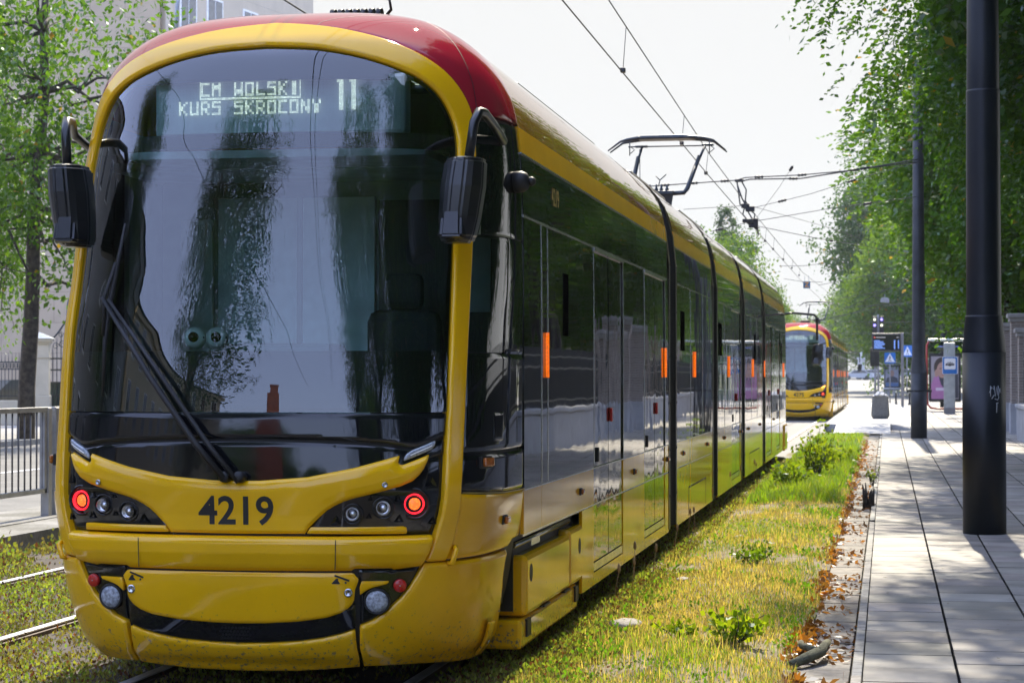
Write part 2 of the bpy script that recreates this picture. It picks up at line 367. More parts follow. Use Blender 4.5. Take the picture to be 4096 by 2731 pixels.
def patch(name, poly, off, mat, parent, bev=.006, thick=.025, h=.012, puff=None):
    """a panel of the nose: outline in (a, v), raised off the surface, with rounded edges and a rim"""
    poly = np.asarray(poly, float); poly[:, 0] = np.clip(poly[:, 0], -AL, AL); poly[:, 1] = np.clip(poly[:, 1], .03, VM)
    lo, hi = poly.min(0) - h * 1.5, poly.max(0) + h * 1.5
    na, nv = int((hi[0] - lo[0]) / h) + 2, int((hi[1] - lo[1]) / h) + 2
    ga, gv = np.linspace(lo[0], hi[0], na), np.linspace(lo[1], hi[1], nv)
    GA, GV = np.meshgrid(ga, gv); Pt = np.stack([GA.ravel(), GV.ravel()], 1)
    ca, cv = np.meshgrid((ga[:-1] + ga[1:]) / 2, (gv[:-1] + gv[1:]) / 2)
    cs_, _ = poly_sd(np.stack([ca.ravel(), cv.ravel()], 1), poly)
    keep = cs_ < 0
    j, i = np.divmod(np.arange((nv - 1) * (na - 1)), na - 1)
    q = np.stack([j * na + i, j * na + i + 1, (j + 1) * na + i + 1, (j + 1) * na + i], 1)[keep]
    cnt = np.bincount(q.ravel(), minlength=len(Pt)); used = cnt > 0
    sd, near = poly_sd(Pt, poly)
    bnd = used & (cnt < 4); Pt[bnd] = near[bnd]
    inn = used & ~bnd & (sd > -h * .25); Pt[inn] = Pt[inn]
    d = np.where(bnd, 0, np.maximum(-sd, 0))
    oe = off - bev * np.clip(1 - d / max(bev, 1e-6), 0, 1) ** 2
    if puff is not None: oe = oe + puff(Pt[:, 0], Pt[:, 1], d)
    Nn = FN(Pt[:, 0], Pt[:, 1]); X = F(Pt[:, 0], Pt[:, 1]); top = X + Nn * oe[:, None]
    # boundary edges -> rim
    e = np.concatenate([q[:, [0, 1]], q[:, [1, 2]], q[:, [2, 3]], q[:, [3, 0]]])
    key = np.sort(e, 1); uk, inv, c = np.unique(key[:, 0].astype(np.int64) * len(Pt) + key[:, 1], return_inverse=True, return_counts=True)
    be = e[c[inv] == 1]
    idx = np.unique(q); rm = -np.ones(len(Pt), int); rm[idx] = np.arange(len(idx))
    bi = np.unique(be); r1 = -np.ones(len(Pt), int); r1[bi] = np.arange(len(bi))
    n0 = len(idx); nb = len(bi)
    V = np.concatenate([top[idx], top[bi], X[bi] + Nn[bi] * (off - bev - thick)])
    Fq = np.concatenate([rm[q], np.stack([n0 + r1[be[:, 1]], n0 + r1[be[:, 0]], n0 + nb + r1[be[:, 0]], n0 + nb + r1[be[:, 1]]], 1)])
    return np_mesh(name, V, Fq, mat, parent, smooth=True)
def mir(p): return [(-a, v) for a, v in reversed(p)]
def sym(half):      # half outline from the centre line outwards and back
    return list(half) + mir(half)
def on_nose(a, v, off=0):
    return Vector((F(a, v) + FN(np.array(float(a)), np.array(float(v))) * off).tolist())
def ribbon(name, pts, w, off, mat, parent, n=6):
    pts = np.asarray(pts, float); t = np.linspace(0, len(pts) - 1, (len(pts) - 1) * n + 1)
    A = np.interp(t, range(len(pts)), pts[:, 0]); Vv = np.interp(t, range(len(pts)), pts[:, 1])
    dA, dV = np.gradient(A), np.gradient(Vv); L = np.hypot(dA, dV); nx, ny = -dV / L * w / 2, dA / L * w / 2
    a2 = np.concatenate([A + nx, A - nx]); v2 = np.concatenate([Vv + ny, Vv - ny])
    X = F(a2, v2) + FN(a2, v2) * off; m = len(A)
    f = [(i, i + 1, m + i + 1, m + i) for i in range(m - 1)]
    return np_mesh(name, X, f, mat, parent)
def nose_text(name, txt, a, v, size, off, mat, parent, bold=.0):
    vs, fs = text_polys(txt, size, bold)
    mb = MB(); mb.add([on_nose(a + p.x, v + p.y, off + .022 * max(0, min(1, (v + p.y - .9) / .25))) for p in vs], fs); return mb.build(name, mat, parent)

# outlines measured on the body, right half, (a, v)
GE = [(0, 3.362), (.277, 3.341), (.422, 3.305), (.559, 3.264), (.691, 3.217), (.822, 3.163), (.902, 3.122), (.984, 3.062), (1.04, 2.998), (1.085, 2.92), (1.114, 2.848), (1.122, 2.77), (1.12, 2.65), (1.107, 2.42), (1.098, 2.2), (1.091, 1.83), (1.081, 1.406)]
FO = [(0, 3.664), (.25, 3.612), (.43, 3.56), (.581, 3.491), (.728, 3.419), (.867, 3.335), (.974, 3.265), (1.06, 3.2), (1.134, 3.13), (1.199, 3.045), (1.242, 2.965), (1.262, 2.88), (1.264, 2.75), (1.256, 2.568), (1.237, 2.272), (1.215, 1.835), (1.194, 1.408), (1.183, 1.19), (1.176, 1.066), (1.16, .892), (1.139, .775), (1.119, .713), (1.099, .673)]
PI_ = [(1.081, 1.406), (1.076, 1.339), (1.069, 1.212), (1.062, 1.07), (1.055, .976), (1.042, .897), (1.023, .828), (1.008, .775), (.986, .713), (.972, .673)]
GE = [GE[0]] + smooth_poly(GE, 1)[1:]; FO = smooth_poly(FO, 1)

def lamp_T(a, v, off, k=.45):
    n = FN(np.array(float(a)), np.array(float(v))); d = n * k + np.array([0, -1, 0]) * (1 - k)
    return axis_T(on_nose(a, v, off), d)

def led_sign(parent, number='11'):
    G = {'K': '1001 1010 1100 1100 1010 1001', 'U': '1001 1001 1001 1001 1001 1111', 'R': '1110 1001 1001 1110 1010 1001', 'S': '1111 1000 1111 0001 0001 1111',
         'O': '1111 1001 1001 1001 1001 1111', 'C': '1111 1000 1000 1000 1000 1111', 'N': '1001 1101 1101 1011 1011 1001', 'Y': '1001 1001 0110 0110 0110 0110', ' ': '0000 ' * 6,
         'M': '1001 1111 1111 1001 1001 1001', 'W': '1001 1001 1001 1111 1111 1001', 'L': '1000 1000 1000 1000 1000 1111', 'I': '0110 0110 0110 0110 0110 0110'}
    lit = set()
    def put(ch, c0, r0, inv=False, sy=2):
        for r, row in enumerate(G[ch].split()):
            for c, b in enumerate(row):
                if (b == '1') != inv:
                    for i in range(2):
                        for j in range(sy): lit.add((c0 + c * 2 + i, r0 + r * sy + j))
    for k, ch in enumerate('KURS SKROCONY'):
        put(ch, 11 + k * 10, 18)
    lit |= {(84 + i, 15 + j) for i in range(2) for j in range(2)}
    for k, ch in enumerate('CM WOLSKI'):
        put(ch, 31 + k * 10, 2)
    for c in range(30, 121): lit |= {(c, 0), (c, 16), (c, 15)}
    for r in range(17): lit |= {(30, r), (120, r)}
    if number == '11':
        for c0 in (153, 164):
            for r in range(0, 28):
                for c in range(2 if r > 3 else 0, 6): lit.add((c0 + c, r))
    else:
        for r in range(0, 28):
            for c in range(3 if r > 3 else 0, 6): lit.add((151 + c, r))
        for r in range(0, 28):
            for c in range(10):
                if r < 4 or r > 23 or 12 <= r < 15 or c > 6: lit.add((160 + c, r))
    pt = .00592; y = .455; x0 = -.525; z1 = 3.10
    mb = MB()
    for c, r in lit:
        x, z = x0 + c * pt, z1 - r * pt; h = .0017
        mb.add([(x - h, y, z - h), (x + h, y, z - h), (x + h, y, z + h), (x - h, y, z + h)], [(0, 1, 2, 3)])
    return mb.build('lettering', M['led'], parent)

BODY = [(1.35, 9.06), (9.76, 13.92), (14.6, 18.7), (19.37, 23.65), (24.35, 31.4)]     # five sections, metres behind the nose
def cs(v, s=1):
    v = np.asarray(v, float); w = np.where(v < 1, 1.19, _fw(v)); return np.stack([s * w, _fz(v)], -1)
def csn(v, s=1):
    e = .01; d = cs(np.minimum(v + e, VM), s) - cs(np.maximum(v - e, .1), s)
    n = np.stack([d[..., 1] * s, -d[..., 0] * s], -1); return n / np.linalg.norm(n, axis=-1, keepdims=True)
def strip(mb, s, v0, v1, y0, y1, off=0, nv=2, ny=1, tilt=0, ret=.02, smooth=False):
    """a panel of the straight body side: v is height along the section"""
    vs = np.linspace(v0, v1, nv); ys = np.linspace(y0, y1, ny + 1); P = cs(vs, s); Nn = csn(vs, s); V = []; Fq = []
    tl = tilt * rng.uniform(-1, 1); t2 = tilt * rng.uniform(-1, 1)
    for y in ys:
        for k in range(nv):
            o = off + tl * (y - (y0 + y1) / 2) + t2 * (vs[k] - (v0 + v1) / 2)
            V.append((P[k, 0] + Nn[k, 0] * o, y, P[k, 1] + Nn[k, 1] * o))
    for j in range(ny):
        for k in range(nv - 1):
            f = (j * nv + k, (j + 1) * nv + k, (j + 1) * nv + k + 1, j * nv + k + 1); Fq.append(f if s > 0 else f[::-1])
    mb.add(V, Fq, smooth)
    if ret:     # returns round the edge
        def edge(ids):
            W = [V[i] for i in ids]; I = []
            for (x, y, z) in W: I.append((x - s * ret, y, z))
            n = len(W); mb.add(W + I, [(i, i + 1, n + i + 1, n + i) for i in range(n - 1)])
        edge([k for k in range(nv)]); edge([ny * nv + k for k in range(nv)]); edge([j * nv for j in range(ny + 1)]); edge([j * nv + nv - 1 for j in range(ny + 1)])

def body_section(parent, y0, y1, doors=(), windows=(), slots=(), bogie=None, flaps=()):
    mats = [M['yellow'], M['brown'], M['matte'], M['steel']]
    mb = MB()
    for s in (1, -1):
        # lower skirt and upper body panel, cut where doors stand
        cuts = sorted([d for d in doors]) if s > 0 else []
        segs = []; y = y0
        for d0, d1 in cuts: segs.append((y, d0)); y = d1
        segs.append((y, y1))
        for a, b in segs:
            if b - a < .02: continue
            splits = [a] + [x for x in windows if a + .3 < x < b - .3][::2] + [b]
            for p, q in zip(splits[:-1], splits[1:]):
                g = .004
                lo0 = max(p, bogie) if bogie else p
                mb.mat(0)
                strip(mb, s, .725, .962, p + g, q - g, 0, 2, 1, .0008)
                if lo0 < q: strip(mb, s, .18, .712, lo0 + g, q - g, 0, 3, 1, .0008)
        mb.mat(2); strip(mb, s, .25, 2.47, y0 + .01 if not bogie else bogie, y1 - .01, -.024, 2, 1, ret=0)
        mb.mat(2); strip(mb, s, .722, 2.47, y0 + .01, y1 - .01, -.024, 2, 1, ret=0)
        mb.mat(0); strip(mb, s, 2.80, 2.945, y0, y1, .006, 4, 1, smooth=True)
        mb.mat(1); strip(mb, s, 2.947, VM, y0, y1, .004, 30, 1, ret=0, smooth=True)
        mb.mat(2); strip(mb, s, 2.45, 2.99, y0 + .01, y1 - .01, -.02, 3, 1, ret=0)
        mb.mat(3); strip(mb, s, 2.792, 2.800, y0, y1, .008, 2, 1)
        mb.mat(3); strip(mb, s, .712, .725, y0, y1, -.004, 2, 1)
    for a, b, z in flaps:
        mb.mat(2); strip(mb, 1, z, z + .014, a, b, .003, 2, 1); mb.mat(3)
        for t in (.06, .8): strip(mb, 1, z - .002, z + .016, a + (b - a) * t, a + (b - a) * t + .09, .006, 2, 1)
        mb.mat(2); strip(mb, 1, .2, z, b - .004, b + .004, .002, 2, 1); strip(mb, 1, .2, z, a - .004, a + .004, .002, 2, 1)
    mb.mat(2); mb.box(-1.15, 1.15, y0 + .05, y1 - .05, .3 if not bogie else .78, .8)
    # end walls
    prof = [(-1.15, .3), (1.15, .3), (1.15, 2.7), (1.05, 3.1), (.7, 3.45), (-.7, 3.45), (-1.05, 3.1), (-1.15, 2.7)]
    for yy in (y0 + .02, y1 - .02):
        if yy < 2: continue
        mb.add([(x, yy, z) for x, z in prof], [tuple(range(8))])
    sec = mb.build('body_section', mats, parent)
    # window bands
    for s in (1, -1):
        mb = MB(); cutd = list(doors) if s > 0 else []
        edges = sorted(set([y0, y1] + [e for d in cutd for e in d] + [w for w in windows if not any(d0 - .01 < w < d1 + .01 for d0, d1 in cutd)]))
        for p, q in zip(edges[:-1], edges[1:]):
            mid = (p + q) / 2
            if any(d0 < mid < d1 for d0, d1 in cutd): continue
            strip(mb.mat(0), s, .97, 2.448, p + .006, q - .006, .002, 6, 1, .0011, smooth=True)
        ups = [y0] + [w for w in edges[1:-1]][::2] + [y1]
        for p, q in zip(ups[:-1], ups[1:]):
            strip(mb.mat(0), s, 2.462, 2.79, p + .003, q - .003, .002, 5, 1, .0009, smooth=True)
        mb.mat(1); strip(mb, s, 2.448, 2.462, y0, y1, .004, 2, 1)
        mb.mat(1); strip(mb, s, .962, .97, y0, y1, .005, 2, 1)
        if s > 0:
            for w_ in windows: strip(mb, s, .975, 2.446, w_ - .011, w_ + .011, .005, 5, 1, ret=.004, smooth=True)
        if s > 0:
            mb.mat(2)
            for a, b in slots: strip(mb, s, 1.83, 2.21, a, b, .0045, 2, 1, ret=.005)  # flat black sheets stand in for the dark inside the slots
        mb.build('window_band', [M['blackglass'], M['steel'], M['slotdark']], sec)
    for d0, d1 in doors:
        mb = MB(); n = 2 if d1 - d0 > .9 else 1; w = (d1 - d0) / n
        for k in range(n):
            strip(mb.mat(0), 1, .335, .965, d0 + k * w + .012, d0 + (k + 1) * w - .012, -.006, 3, 1, .0016, smooth=True)
            strip(mb.mat(0), 1, .965, 2.425, d0 + k * w + .012, d0 + (k + 1) * w - .012, -.006, 5, 1, .0012, smooth=True)
        mb.mat(1); strip(mb, 1, .33, 2.44, d0, d1, -.02, 2, 1, ret=0)
        mb.mat(2); strip(mb, 1, 2.428, 2.452, d0, d1, .012, 2, 1); strip(mb, 1, .27, .325, d0 + .005, d1 - .005, -.004, 2, 1)
        mb.mat(3); strip(mb, 1, .18, .262, d0 + .004, d1 - .004, 0, 2, 1)
        dr = mb.build('door', [M['doorglass'], M['rubber'], M['steel'], M['yellow']], sec)
        mb = MB(); yc = d0 + w
        mb.bbox(1.184, 1.204, yc + .06, yc + .13, 1.26, 1.36, .008); mb.build('open_button', M['redrefl'], dr)
        mb = MB(); mb.bbox(1.184, 1.2, d0 + .16, d0 + .22, 1.0, 1.1, .008); mb.build('handle', M['matte'], dr)
    return sec

def amber_glow_strip(parent, y):
    mb = MB(); z = np.linspace(1.575, 1.835, 9); hw = .021 * np.sqrt(np.clip(1 - np.abs((z - 1.705) / .132) ** 4, 0, 1)); V = []; Fq = []
    for k in range(9):
        for t, o in ((-1, 0), (-.5, .016), (0, .02), (.5, .016), (1, 0)): V.append((1.19 + o, y + hw[k] * t, z[k]))
    for k in range(8):
        for j in range(4): Fq.append((k * 5 + j, k * 5 + j + 1, (k + 1) * 5 + j + 1, (k + 1) * 5 + j))
    mb.add(V, Fq); return mb.build('reflector_strip', M['amber'], parent)
def side_marker(parent, y, z, x=1.19, T=None):
    mb = MB(); mb.mat(1).bbox(-.004, .012, -.045, .045, -.022, .022, .004, T or Matrix.Translation((x, y, z)))
    mb.mat(0).bbox(.010, .026, -.03, .035, -.016, .016, .006, T or Matrix.Translation((x, y, z)))
    return mb.build('side_marker', [M['amberoff'], M['matte']], parent)

def bellows(parent, y0, y1):
    prof = [(1.19, .2), (1.19, 2.6), (1.16, 2.88), (1.08, 3.17), (.93, 3.33), (.7, 3.47), (.3, 3.53), (0, 3.54)]
    prof = prof + [(-x, z) for x, z in reversed(prof[:-1])]
    mb = MB(); n = 13; ys = np.linspace(y0, y1, n)
    V = []; Fq = []
    for j, y in enumerate(ys):
        k = .93 + (.05 if j % 2 else 0)
        if j in (0, 1, n - 2, n - 1): k = 1.0
        for x, z in prof: V.append((x * k, y, .2 + (z - .2) * (k + (1 - k) * .3)))
    m = len(prof)
    for j in range(n - 1):
        for i in range(m - 1): Fq.append((j * m + i, (j + 1) * m + i, (j + 1) * m + i + 1, j * m + i + 1))
    mb.add(V, Fq); b = mb.build('bellows', M['rubber'], parent)
    mb = MB()
    for y in (y0 + .03, y1 - .03):
        pts = [(x * 1.004, z * 1.003) for x, z in prof]
        V = [(x, y - .05, z) for x, z in pts] + [(x, y + .05, z) for x, z in pts]
        mb.add(V, [(i, m + i, m + i + 1, i + 1) for i in range(m - 1)])
        for z in np.arange(.5, 2.7, .42):
            mb.mat(1).lathe([(.012, 0), (.012, .006)], 8, axis_T((1.196, y, z), (1, 0, 0))); mb.mat(0)
    mb.build('frame', [plain_once('bellows_frame', (.10, .085, .06), .35, .6), M['matte']], b)
    return b
_po = {}
def plain_once(name, *a, **k):
    if name not in _po: _po[name] = bpy.data.materials.get(name) or plain(name, *a, **k)
    return _po[name]

def make_mirror(parent, s, rear=False):
    mb = MB()
    if not rear:
        pts = [(1.145, .98, 2.82), (1.148, .70, 2.87), (1.145, .45, 2.905), (1.135, .36, 2.90), (1.12, .31, 2.84), (1.10, .28, 2.66)]
        c = Vector((1.065, .26, 2.455))
        if s < 0: pts = [(x - .1 * min(1, max(0, (.75 - y) / .3)), y, z) for x, y, z in pts]; c.x -= .1
    else:
        pts = [(1.16, 31.5, 2.80), (1.3, 31.62, 2.83), (1.72, 31.95, 2.80), (1.78, 32.0, 2.74), (1.78, 32.0, 2.3)]
        c = Vector((1.78, 32.0, 2.02))
    mb.tube([(x * s, y, z) for x, y, z in pts], .024, 10)
    arm = mb
    # housing: tapered box with a facetted back that faces forward
    sec = [(.205, .085, .105), (.19, .1, .13), (.06, .108, .14), (-.09, .10, .138), (-.19, .086, .125), (-.215, .07, .09)]
    V = []; Fq = []
    for dz, hw, dp in sec:
        ring = [(-hw, .07), (-hw, -dp * .25), (-hw * .62, -dp * .75), (-hw * .3, -dp), (hw * .3, -dp), (hw * .62, -dp * .75), (hw, -dp * .25), (hw, .07)]
        lean = .11 * (dz) * s
        V += [(c.x * s + x + lean, c.y + y, c.z + dz) for x, y in ring]
    n = 8
    for k in range(len(sec) - 1):
        for i in range(n): Fq.append((k * n + i, (k + 1) * n + i, (k + 1) * n + (i + 1) % n, k * n + (i + 1) % n))
    Fq += [tuple(range(n)), tuple(reversed(range((len(sec) - 1) * n, len(sec) * n)))]
    mb = MB(); mb.add(V, Fq)
    # wedge at the foot of the housing
    zz = c.z
    mb.add([(c.x * s + x - .02 * s, c.y + y, zz + dz) for x, y, dz in [(-.045, -.142, -.07), (.045, -.142, -.07), (.075, -.128, -.2), (-.075, -.128, -.2), (.05, -.17, -.19), (-.05, -.17, -.19)]],
           [(0, 1, 4, 5), (1, 2, 4), (0, 5, 3), (5, 4, 2, 3)])
    me = mb.build('mirror', plain_once('mirror_shell', (.006, .0065, .008), .3, coat=.25, var=.1), parent)
    bm = bmesh.new(); bm.from_mesh(me.data); bmesh.ops.bevel(bm, geom=[e for e in bm.edges if e.is_manifold and e.calc_face_angle(0) > .25], offset=.012, segments=2, affect='EDGES'); bm.to_mesh(me.data); bm.free()
    arm.build('arm', plain_once('mirror_shell', ()), me)
    mb = MB(); mb.box(c.x * s - .085, c.x * s + .085, c.y + .068, c.y + .073, c.z - .17, c.z + .17); mb.build('glass', M['mirror'], me)
    return me

def make_tram(name, label, number, line, loc, group):
    t = thing(name, label, 'tram', loc, 0, group)
    # ---- dark structure behind the gaps
    und = M['matte']
    patch('underframe', sym([(0, 1.402), (AL, 1.402), (AL, .16), (1.4, .17), (.9, .2), (.5, .2), (0, .19)]), -.028, und, t, 0, .01, .05)
    for s in (1, -1):
        f = (lambda p: p) if s > 0 else mir
        patch('cab_frame', f([(1.07, 1.39), (AL, 1.39), (AL, 1.62), (1.07, 1.62)]), -.028, und, t, 0, .01, .05)
        patch('cab_frame', f([(1.07, 2.3), (AL, 2.3), (AL, 3.02), (1.1, 3.02)]), -.028, und, t, 0, .01, .05)
        patch('cab_frame', f([(1.09, 1.6), (1.235, 1.6), (1.255, 2.34), (1.11, 2.34)]), -.028, und, t, 0, .01, .05)
        patch('cab_frame', f([(1.70, 1.6), (AL, 1.6), (AL, 2.34), (1.70, 2.34)]), -.028, und, t, 0, .01, .05)
    # ---- windscreen and arch
    ws = GE + mir(GE)
    wsc = patch('windscreen', ws, -.010, M['wind'], t, .0, .004, .012)
    gtop = [p for p in GE if p[1] > 3.13]
    patch('shade_band', gtop + [(gtop[-1][0], 3.115), (-gtop[-1][0], 3.115)] + mir(gtop), -.022, M['matte'], wsc, 0, .004, .02)
    patch('shade_band', [(1.11, 2.815), (1.115, 2.735), (-1.115, 2.735), (-1.11, 2.815)], -.022, M['matte'], wsc, 0, .004, .02)
    patch('shade_band', [(1.082, 1.408), (1.087, 1.71), (-1.087, 1.71), (-1.082, 1.408)], -.022, M['matte'], wsc, 0, .004, .02)
    for s in (1, -1):
        e = [(a - .028, v) for a, v in GE if 1.4 < v < 3.1]; o = [(a, v) for a, v in GE if 1.4 < v < 3.1]
        patch('edge_band', [(s * a, v) for a, v in (o + e[::-1])], -.02, M['matte'], wsc, 0, .004, .012)
    fr = [(-a, v) for a, v in reversed(FO)] + FO[1:] + list(reversed(PI_)) + list(reversed(GE))[0:] + [(-a, v) for a, v in GE[1:]] + [(-a, v) for a, v in PI_]
    patch('window_arch', fr, .016, M['yellow'], t, .014, .05, .0075)
    # ---- red roof cowl
    top = [p for p in FO if p[1] > 2.93]
    e = .01
    cow = [(a + .004, v + .006) for a, v in top] + [(AL, 2.955), (AL, VM)] + [(-AL, VM), (-AL, 2.955)] + [(-a - .004, v + .006) for a, v in reversed(top)]
    patch('roof_cowl', cow, .006, M['red'], t, .008, .03, .012)
    ribbon('roof_seam', [(.30, 3.60), (.33, 3.68), (.45, 3.78), (.62, 3.86), (.9, 3.95)], .005, .0075, M['matte'], t)
    ribbon('roof_seam', [(1.30, 2.96), (1.32, 3.2), (1.36, 3.4), (1.40, 3.6), (1.44, 3.85)], .008, .0075, M['matte'], t)
    # ---- black panels under the windscreen
    low = [(0, 1.278), (.205, 1.277), (.463, 1.271), (.728, 1.256), (.86, 1.238), (.9, 1.24), (1.066, 1.292)]
    patch('lower_screen', [(1.077, 1.400)] + low[::-1] + [(-a, v) for a, v in low[1:]] + [(-1.077, 1.400)], -.006, M['black'], t, .006, .02)
    up = [(a, v - .016) for a, v in low]
    patch('dark_panel', up + [(1.062, 1.2), (1.04, 1.197), (.975, 1.183), (.95, 1.0), (0, 1.0)] + [(-.95, 1.0), (-.975, 1.183), (-1.04, 1.197), (-1.062, 1.2)] + mir(up), -.010, M['black'], t, .006, .02)
    # ---- yellow face panel, trims
    mk_ = [(0, 1.070), (.117, 1.072), (.35, 1.091), (.578, 1.136), (.806, 1.196), (.798, 1.16), (.81, 1.151), (.825, 1.151), (.968, 1.2), (.955, 1.165), (.936, 1.13), (.912, 1.1), (.875, 1.07), (.811, 1.046), (.694, 1.016), (.579, .989), (.53, .973), (.488, .953), (.45, .93), (.42, .903), (.363, .846), (.345, .816), (0, .813)]
    def puff(a, v, d): return .022 * np.clip((v - .9) / .25, 0, 1) * np.clip(d / .05, 0, 1) ** .6
    patch('face_panel', mk_ + mir(mk_[1:-1]), .012, M['yellow'], t, .012, .045, .0085, puff)
    for s in (1, -1):
        f = (lambda p: p) if s > 0 else mir
        patch('trim_panel', f([(.352, .817), (.372, .848), (.836, .85), (.848, .847), (.853, .838), (.855, .815)]), .008, M['yellow'], t, .006, .03, .008)
        # headlight bezel with sculpted facets
        bz = patch('headlight_bezel', f([(.33, .80), (.40, .92), (.49, .99), (.8, 1.08), (.93, 1.19), (.97, 1.178), (1.05, 1.19), (1.058, 1.11), (1.055, 1.04), (1.046, .966), (1.034, .897), (1.022, .85), (.998, .807)]), -.016, M['black'], t, .01, .03, .012)
        for (a, v, r, kind) in ((.892, .958, .052, 'tail'), (.729, .94, .037, 'lamp'), (.577, .912, .035, 'lamp')):
            T = lamp_T(s * a, v, -.022)
            rim = MB(); rim.lathe([(r * 1.55, .0), (r * 1.5, .014), (r * 1.28, .016), (r * 1.22, -.012), (r * .9, -.015)], 28, T, True, True)
            L = rim.build('tail_light' if kind == 'tail' else 'headlight', M['black'], t)
            if kind == 'tail':
                mb = MB(); mb.lathe([(r * .98, .004), (r * .96, .02), (r * .88, .024), (r * .82, .018), (r * .80, .004)], 28, T, False, False); mb.build('light_ring', M['tail'], L)
                mb = MB(); mb.lathe([(r * .58, .0), (r * .55, .012), (r * .4, .017), (.001, .019)], 24, T, True, True); mb.build('light_core', M['tailcore'], L)
            else:
                mb = MB(); mb.lathe([(r * .96, .02), (r * .8, .008), (r * .45, .0), (r * .4, .012), (.001, .016)], 28, T, False, True); mb.build('reflector', M['chrome'], L)
                mb = MB(); mb.lathe([(r, .0), (r * 1.0, .018), (r * .8, .032), (r * .4, .04), (.001, .042)], 28, T, False, True); mb.build('lens', M['lens'], L)
        for a, v, q in ((.80, .985, .02), (.655, .90, .016), (.66, .985, .014), (.49, .875, .03), (.81, .885, .024), (1.0, .87, .022), (.985, 1.06, .03)):
            mb = MB(); c = on_nose(s * a, v, -.012); ax = axis_T(c, FN(np.array(s * a), np.array(v)))
            tri = [(-q, -q * .6), (q, -q * .6), (q * .2 * s, q)]
            mb.add([ax @ Vector((x, y, .004)) for x, y in tri] + [ax @ Vector((0, -.2 * q, -.008))], [(0, 1, 3), (1, 2, 3), (2, 0, 3)])
            mb.build('facet', M['black'], bz)
        sg = [(.826, 1.168), (.832, 1.19), (.846, 1.206), (.872, 1.221), (1.0, 1.266), (1.006, 1.262), (1.0, 1.242), (.99, 1.231), (.974, 1.221), (.945, 1.209)]
        sgo = patch('turn_signal', f(sg), .002, plain_once('signal_glass', (.30, .33, .36), .15, coat=1, var=.35, scale=70), t, .006, .02, .006)
        ribbon('led_row', [(s * .86, 1.196), (s * .9, 1.212), (s * .98, 1.241)], .006, .0045, M['white'], sgo)
    for s in (1, -1):
        mb = MB(); mb.lathe([(.014, -.004), (.014, .006), (.009, .007), (.008, .004), (.001, .004)], 16, axis_T(on_nose(s * .729, 1.054, .026), FN(np.array(s * .729), np.array(1.054))))
        mb.build('bolt', M['steel'], t)
    nose_text('number_lettering', number, 0, .9195, .192, .0135, M['ink'], t, .0038)
    # ---- bumper beam
    bm_ = [(0, .802), (.506, .803), (.752, .805), (1.004, .803), (.998, .76), (.986, .72), (.966, .676), (.951, .652), (.80, .64), (.79, .646), (.60, .646), (.583, .636), (0, .632)]
    def puffb(a, v, d): return .03 * np.clip(d / .03, 0, 1) ** .5 * np.clip((v - .6) / .12, .25, 1)
    patch('bumper_beam', bm_ + mir(bm_[1:-1]), .008, M['yellow'], t, .012, .05, .0095, puffb)
    for s in (1, -1): ribbon('bumper_joint', [(s * .502, .79), (s * .505, .70), (s * .506, .645)], .0045, .0395, M['matte'], t)
    cp = [(0, .625), (.585, .626), (.598, .622), (.625, .595), (.609, .545), (.608, .495), (.598, .474), (.58, .454), (.541, .43), (.471, .408), (.326, .388), (.15, .377), (0, .374)]
    cpo = patch('coupler_cover', cp + mir(cp[1:-1]), .012, M['yellow'], t, .008, .03, .009)
    sm = [(0, .46), (.60, .46), (.613, .478), (.632, .352), (.554, .327), (.457, .306), (.331, .288), (.15, .276), (0, .273)]
    smo = patch('lower_grille', sm + mir(sm[1:-1]), -.004, M['black'], t, .004, .03, .011)
    mb = MB()
    for i in range(9):
        for j in range(4): mb.lathe([(.0065, 0), (.0065, .002)], 8, axis_T(on_nose(-.10 + i * .019 + (j % 2) * .009, .298 + j * .017, -.0028), (0, -1, 0)))
    mb.build('hole_disc', plain_once('vent_disc_black', (.002, .002, .002), .9), smo)  # flat black discs painted as the shade inside vent openings
    ch = [(0, .268), (.15, .272), (.331, .284), (.457, .301), (.555, .322), (.630, .346), (.64, .3), (.652, .25), (.69, .15), (.333, .13), (0, .125)]
    patch('chin_panel', ch + mir(ch[1:-1]), .010, M['yellow'], t, .01, .04, .012)
    fn = [(.652, .362), (.717, .388), (.784, .435), (.852, .494), (.907, .562), (.948, .63), (.968, .665), (1.162, .664), (1.424, .668), (1.872, .672), (1.85, .65), (1.822, .60), (1.812, .53), (1.83, .44), (1.90, .33), (2.02, .2), (1.98, .12), (1.899, .107), (1.6, .118), (1.293, .135), (.967, .15), (.710, .152), (.668, .25)]
    for s in (1, -1):
        f = (lambda p: p) if s > 0 else mir
        def pf(a, v, d): return .03 * np.clip((np.abs(a) - 1.15) / .35, 0, 1) * np.clip((.62 - v) / .35, 0, 1) * .5
        fd = patch('corner_fender', f(fn), .012, M['yellow'], t, .012, .04, .012, pf)
        if s > 0:
            stp = patch('step_flap', [(1.60, .33), (1.70, .328), (1.745, .15), (1.64, .155)], .053, M['yellow'], fd, .004, .01, .006)
            mb = MB(); mb.lathe([(.014, 0), (.014, .006), (.008, .007), (.007, .002), (.001, .002)], 14, axis_T(on_nose(1.67, .23, .056), FN(np.array(1.67), np.array(.23)))); mb.build('lock', M['steel'], stp)
        # lamp pod under the beam
        pd = patch('lamp_pod', f([(.622, .64), (.80, .638), (.95, .648), (.907, .566), (.852, .5), (.784, .441), (.717, .394), (.652, .37)]), -.012, M['black'], t, .004, .03, .01)
        patch('pod_trim', f([(.640, .585), (.781, .584), (.782, .58), (.77, .57), (.736, .562), (.70, .554), (.675, .545), (.652, .53), (.636, .517), (.631, .557)]), .004, M['yellow'], t, .005, .02, .006)
        T = lamp_T(s * .727, .485, -.006)
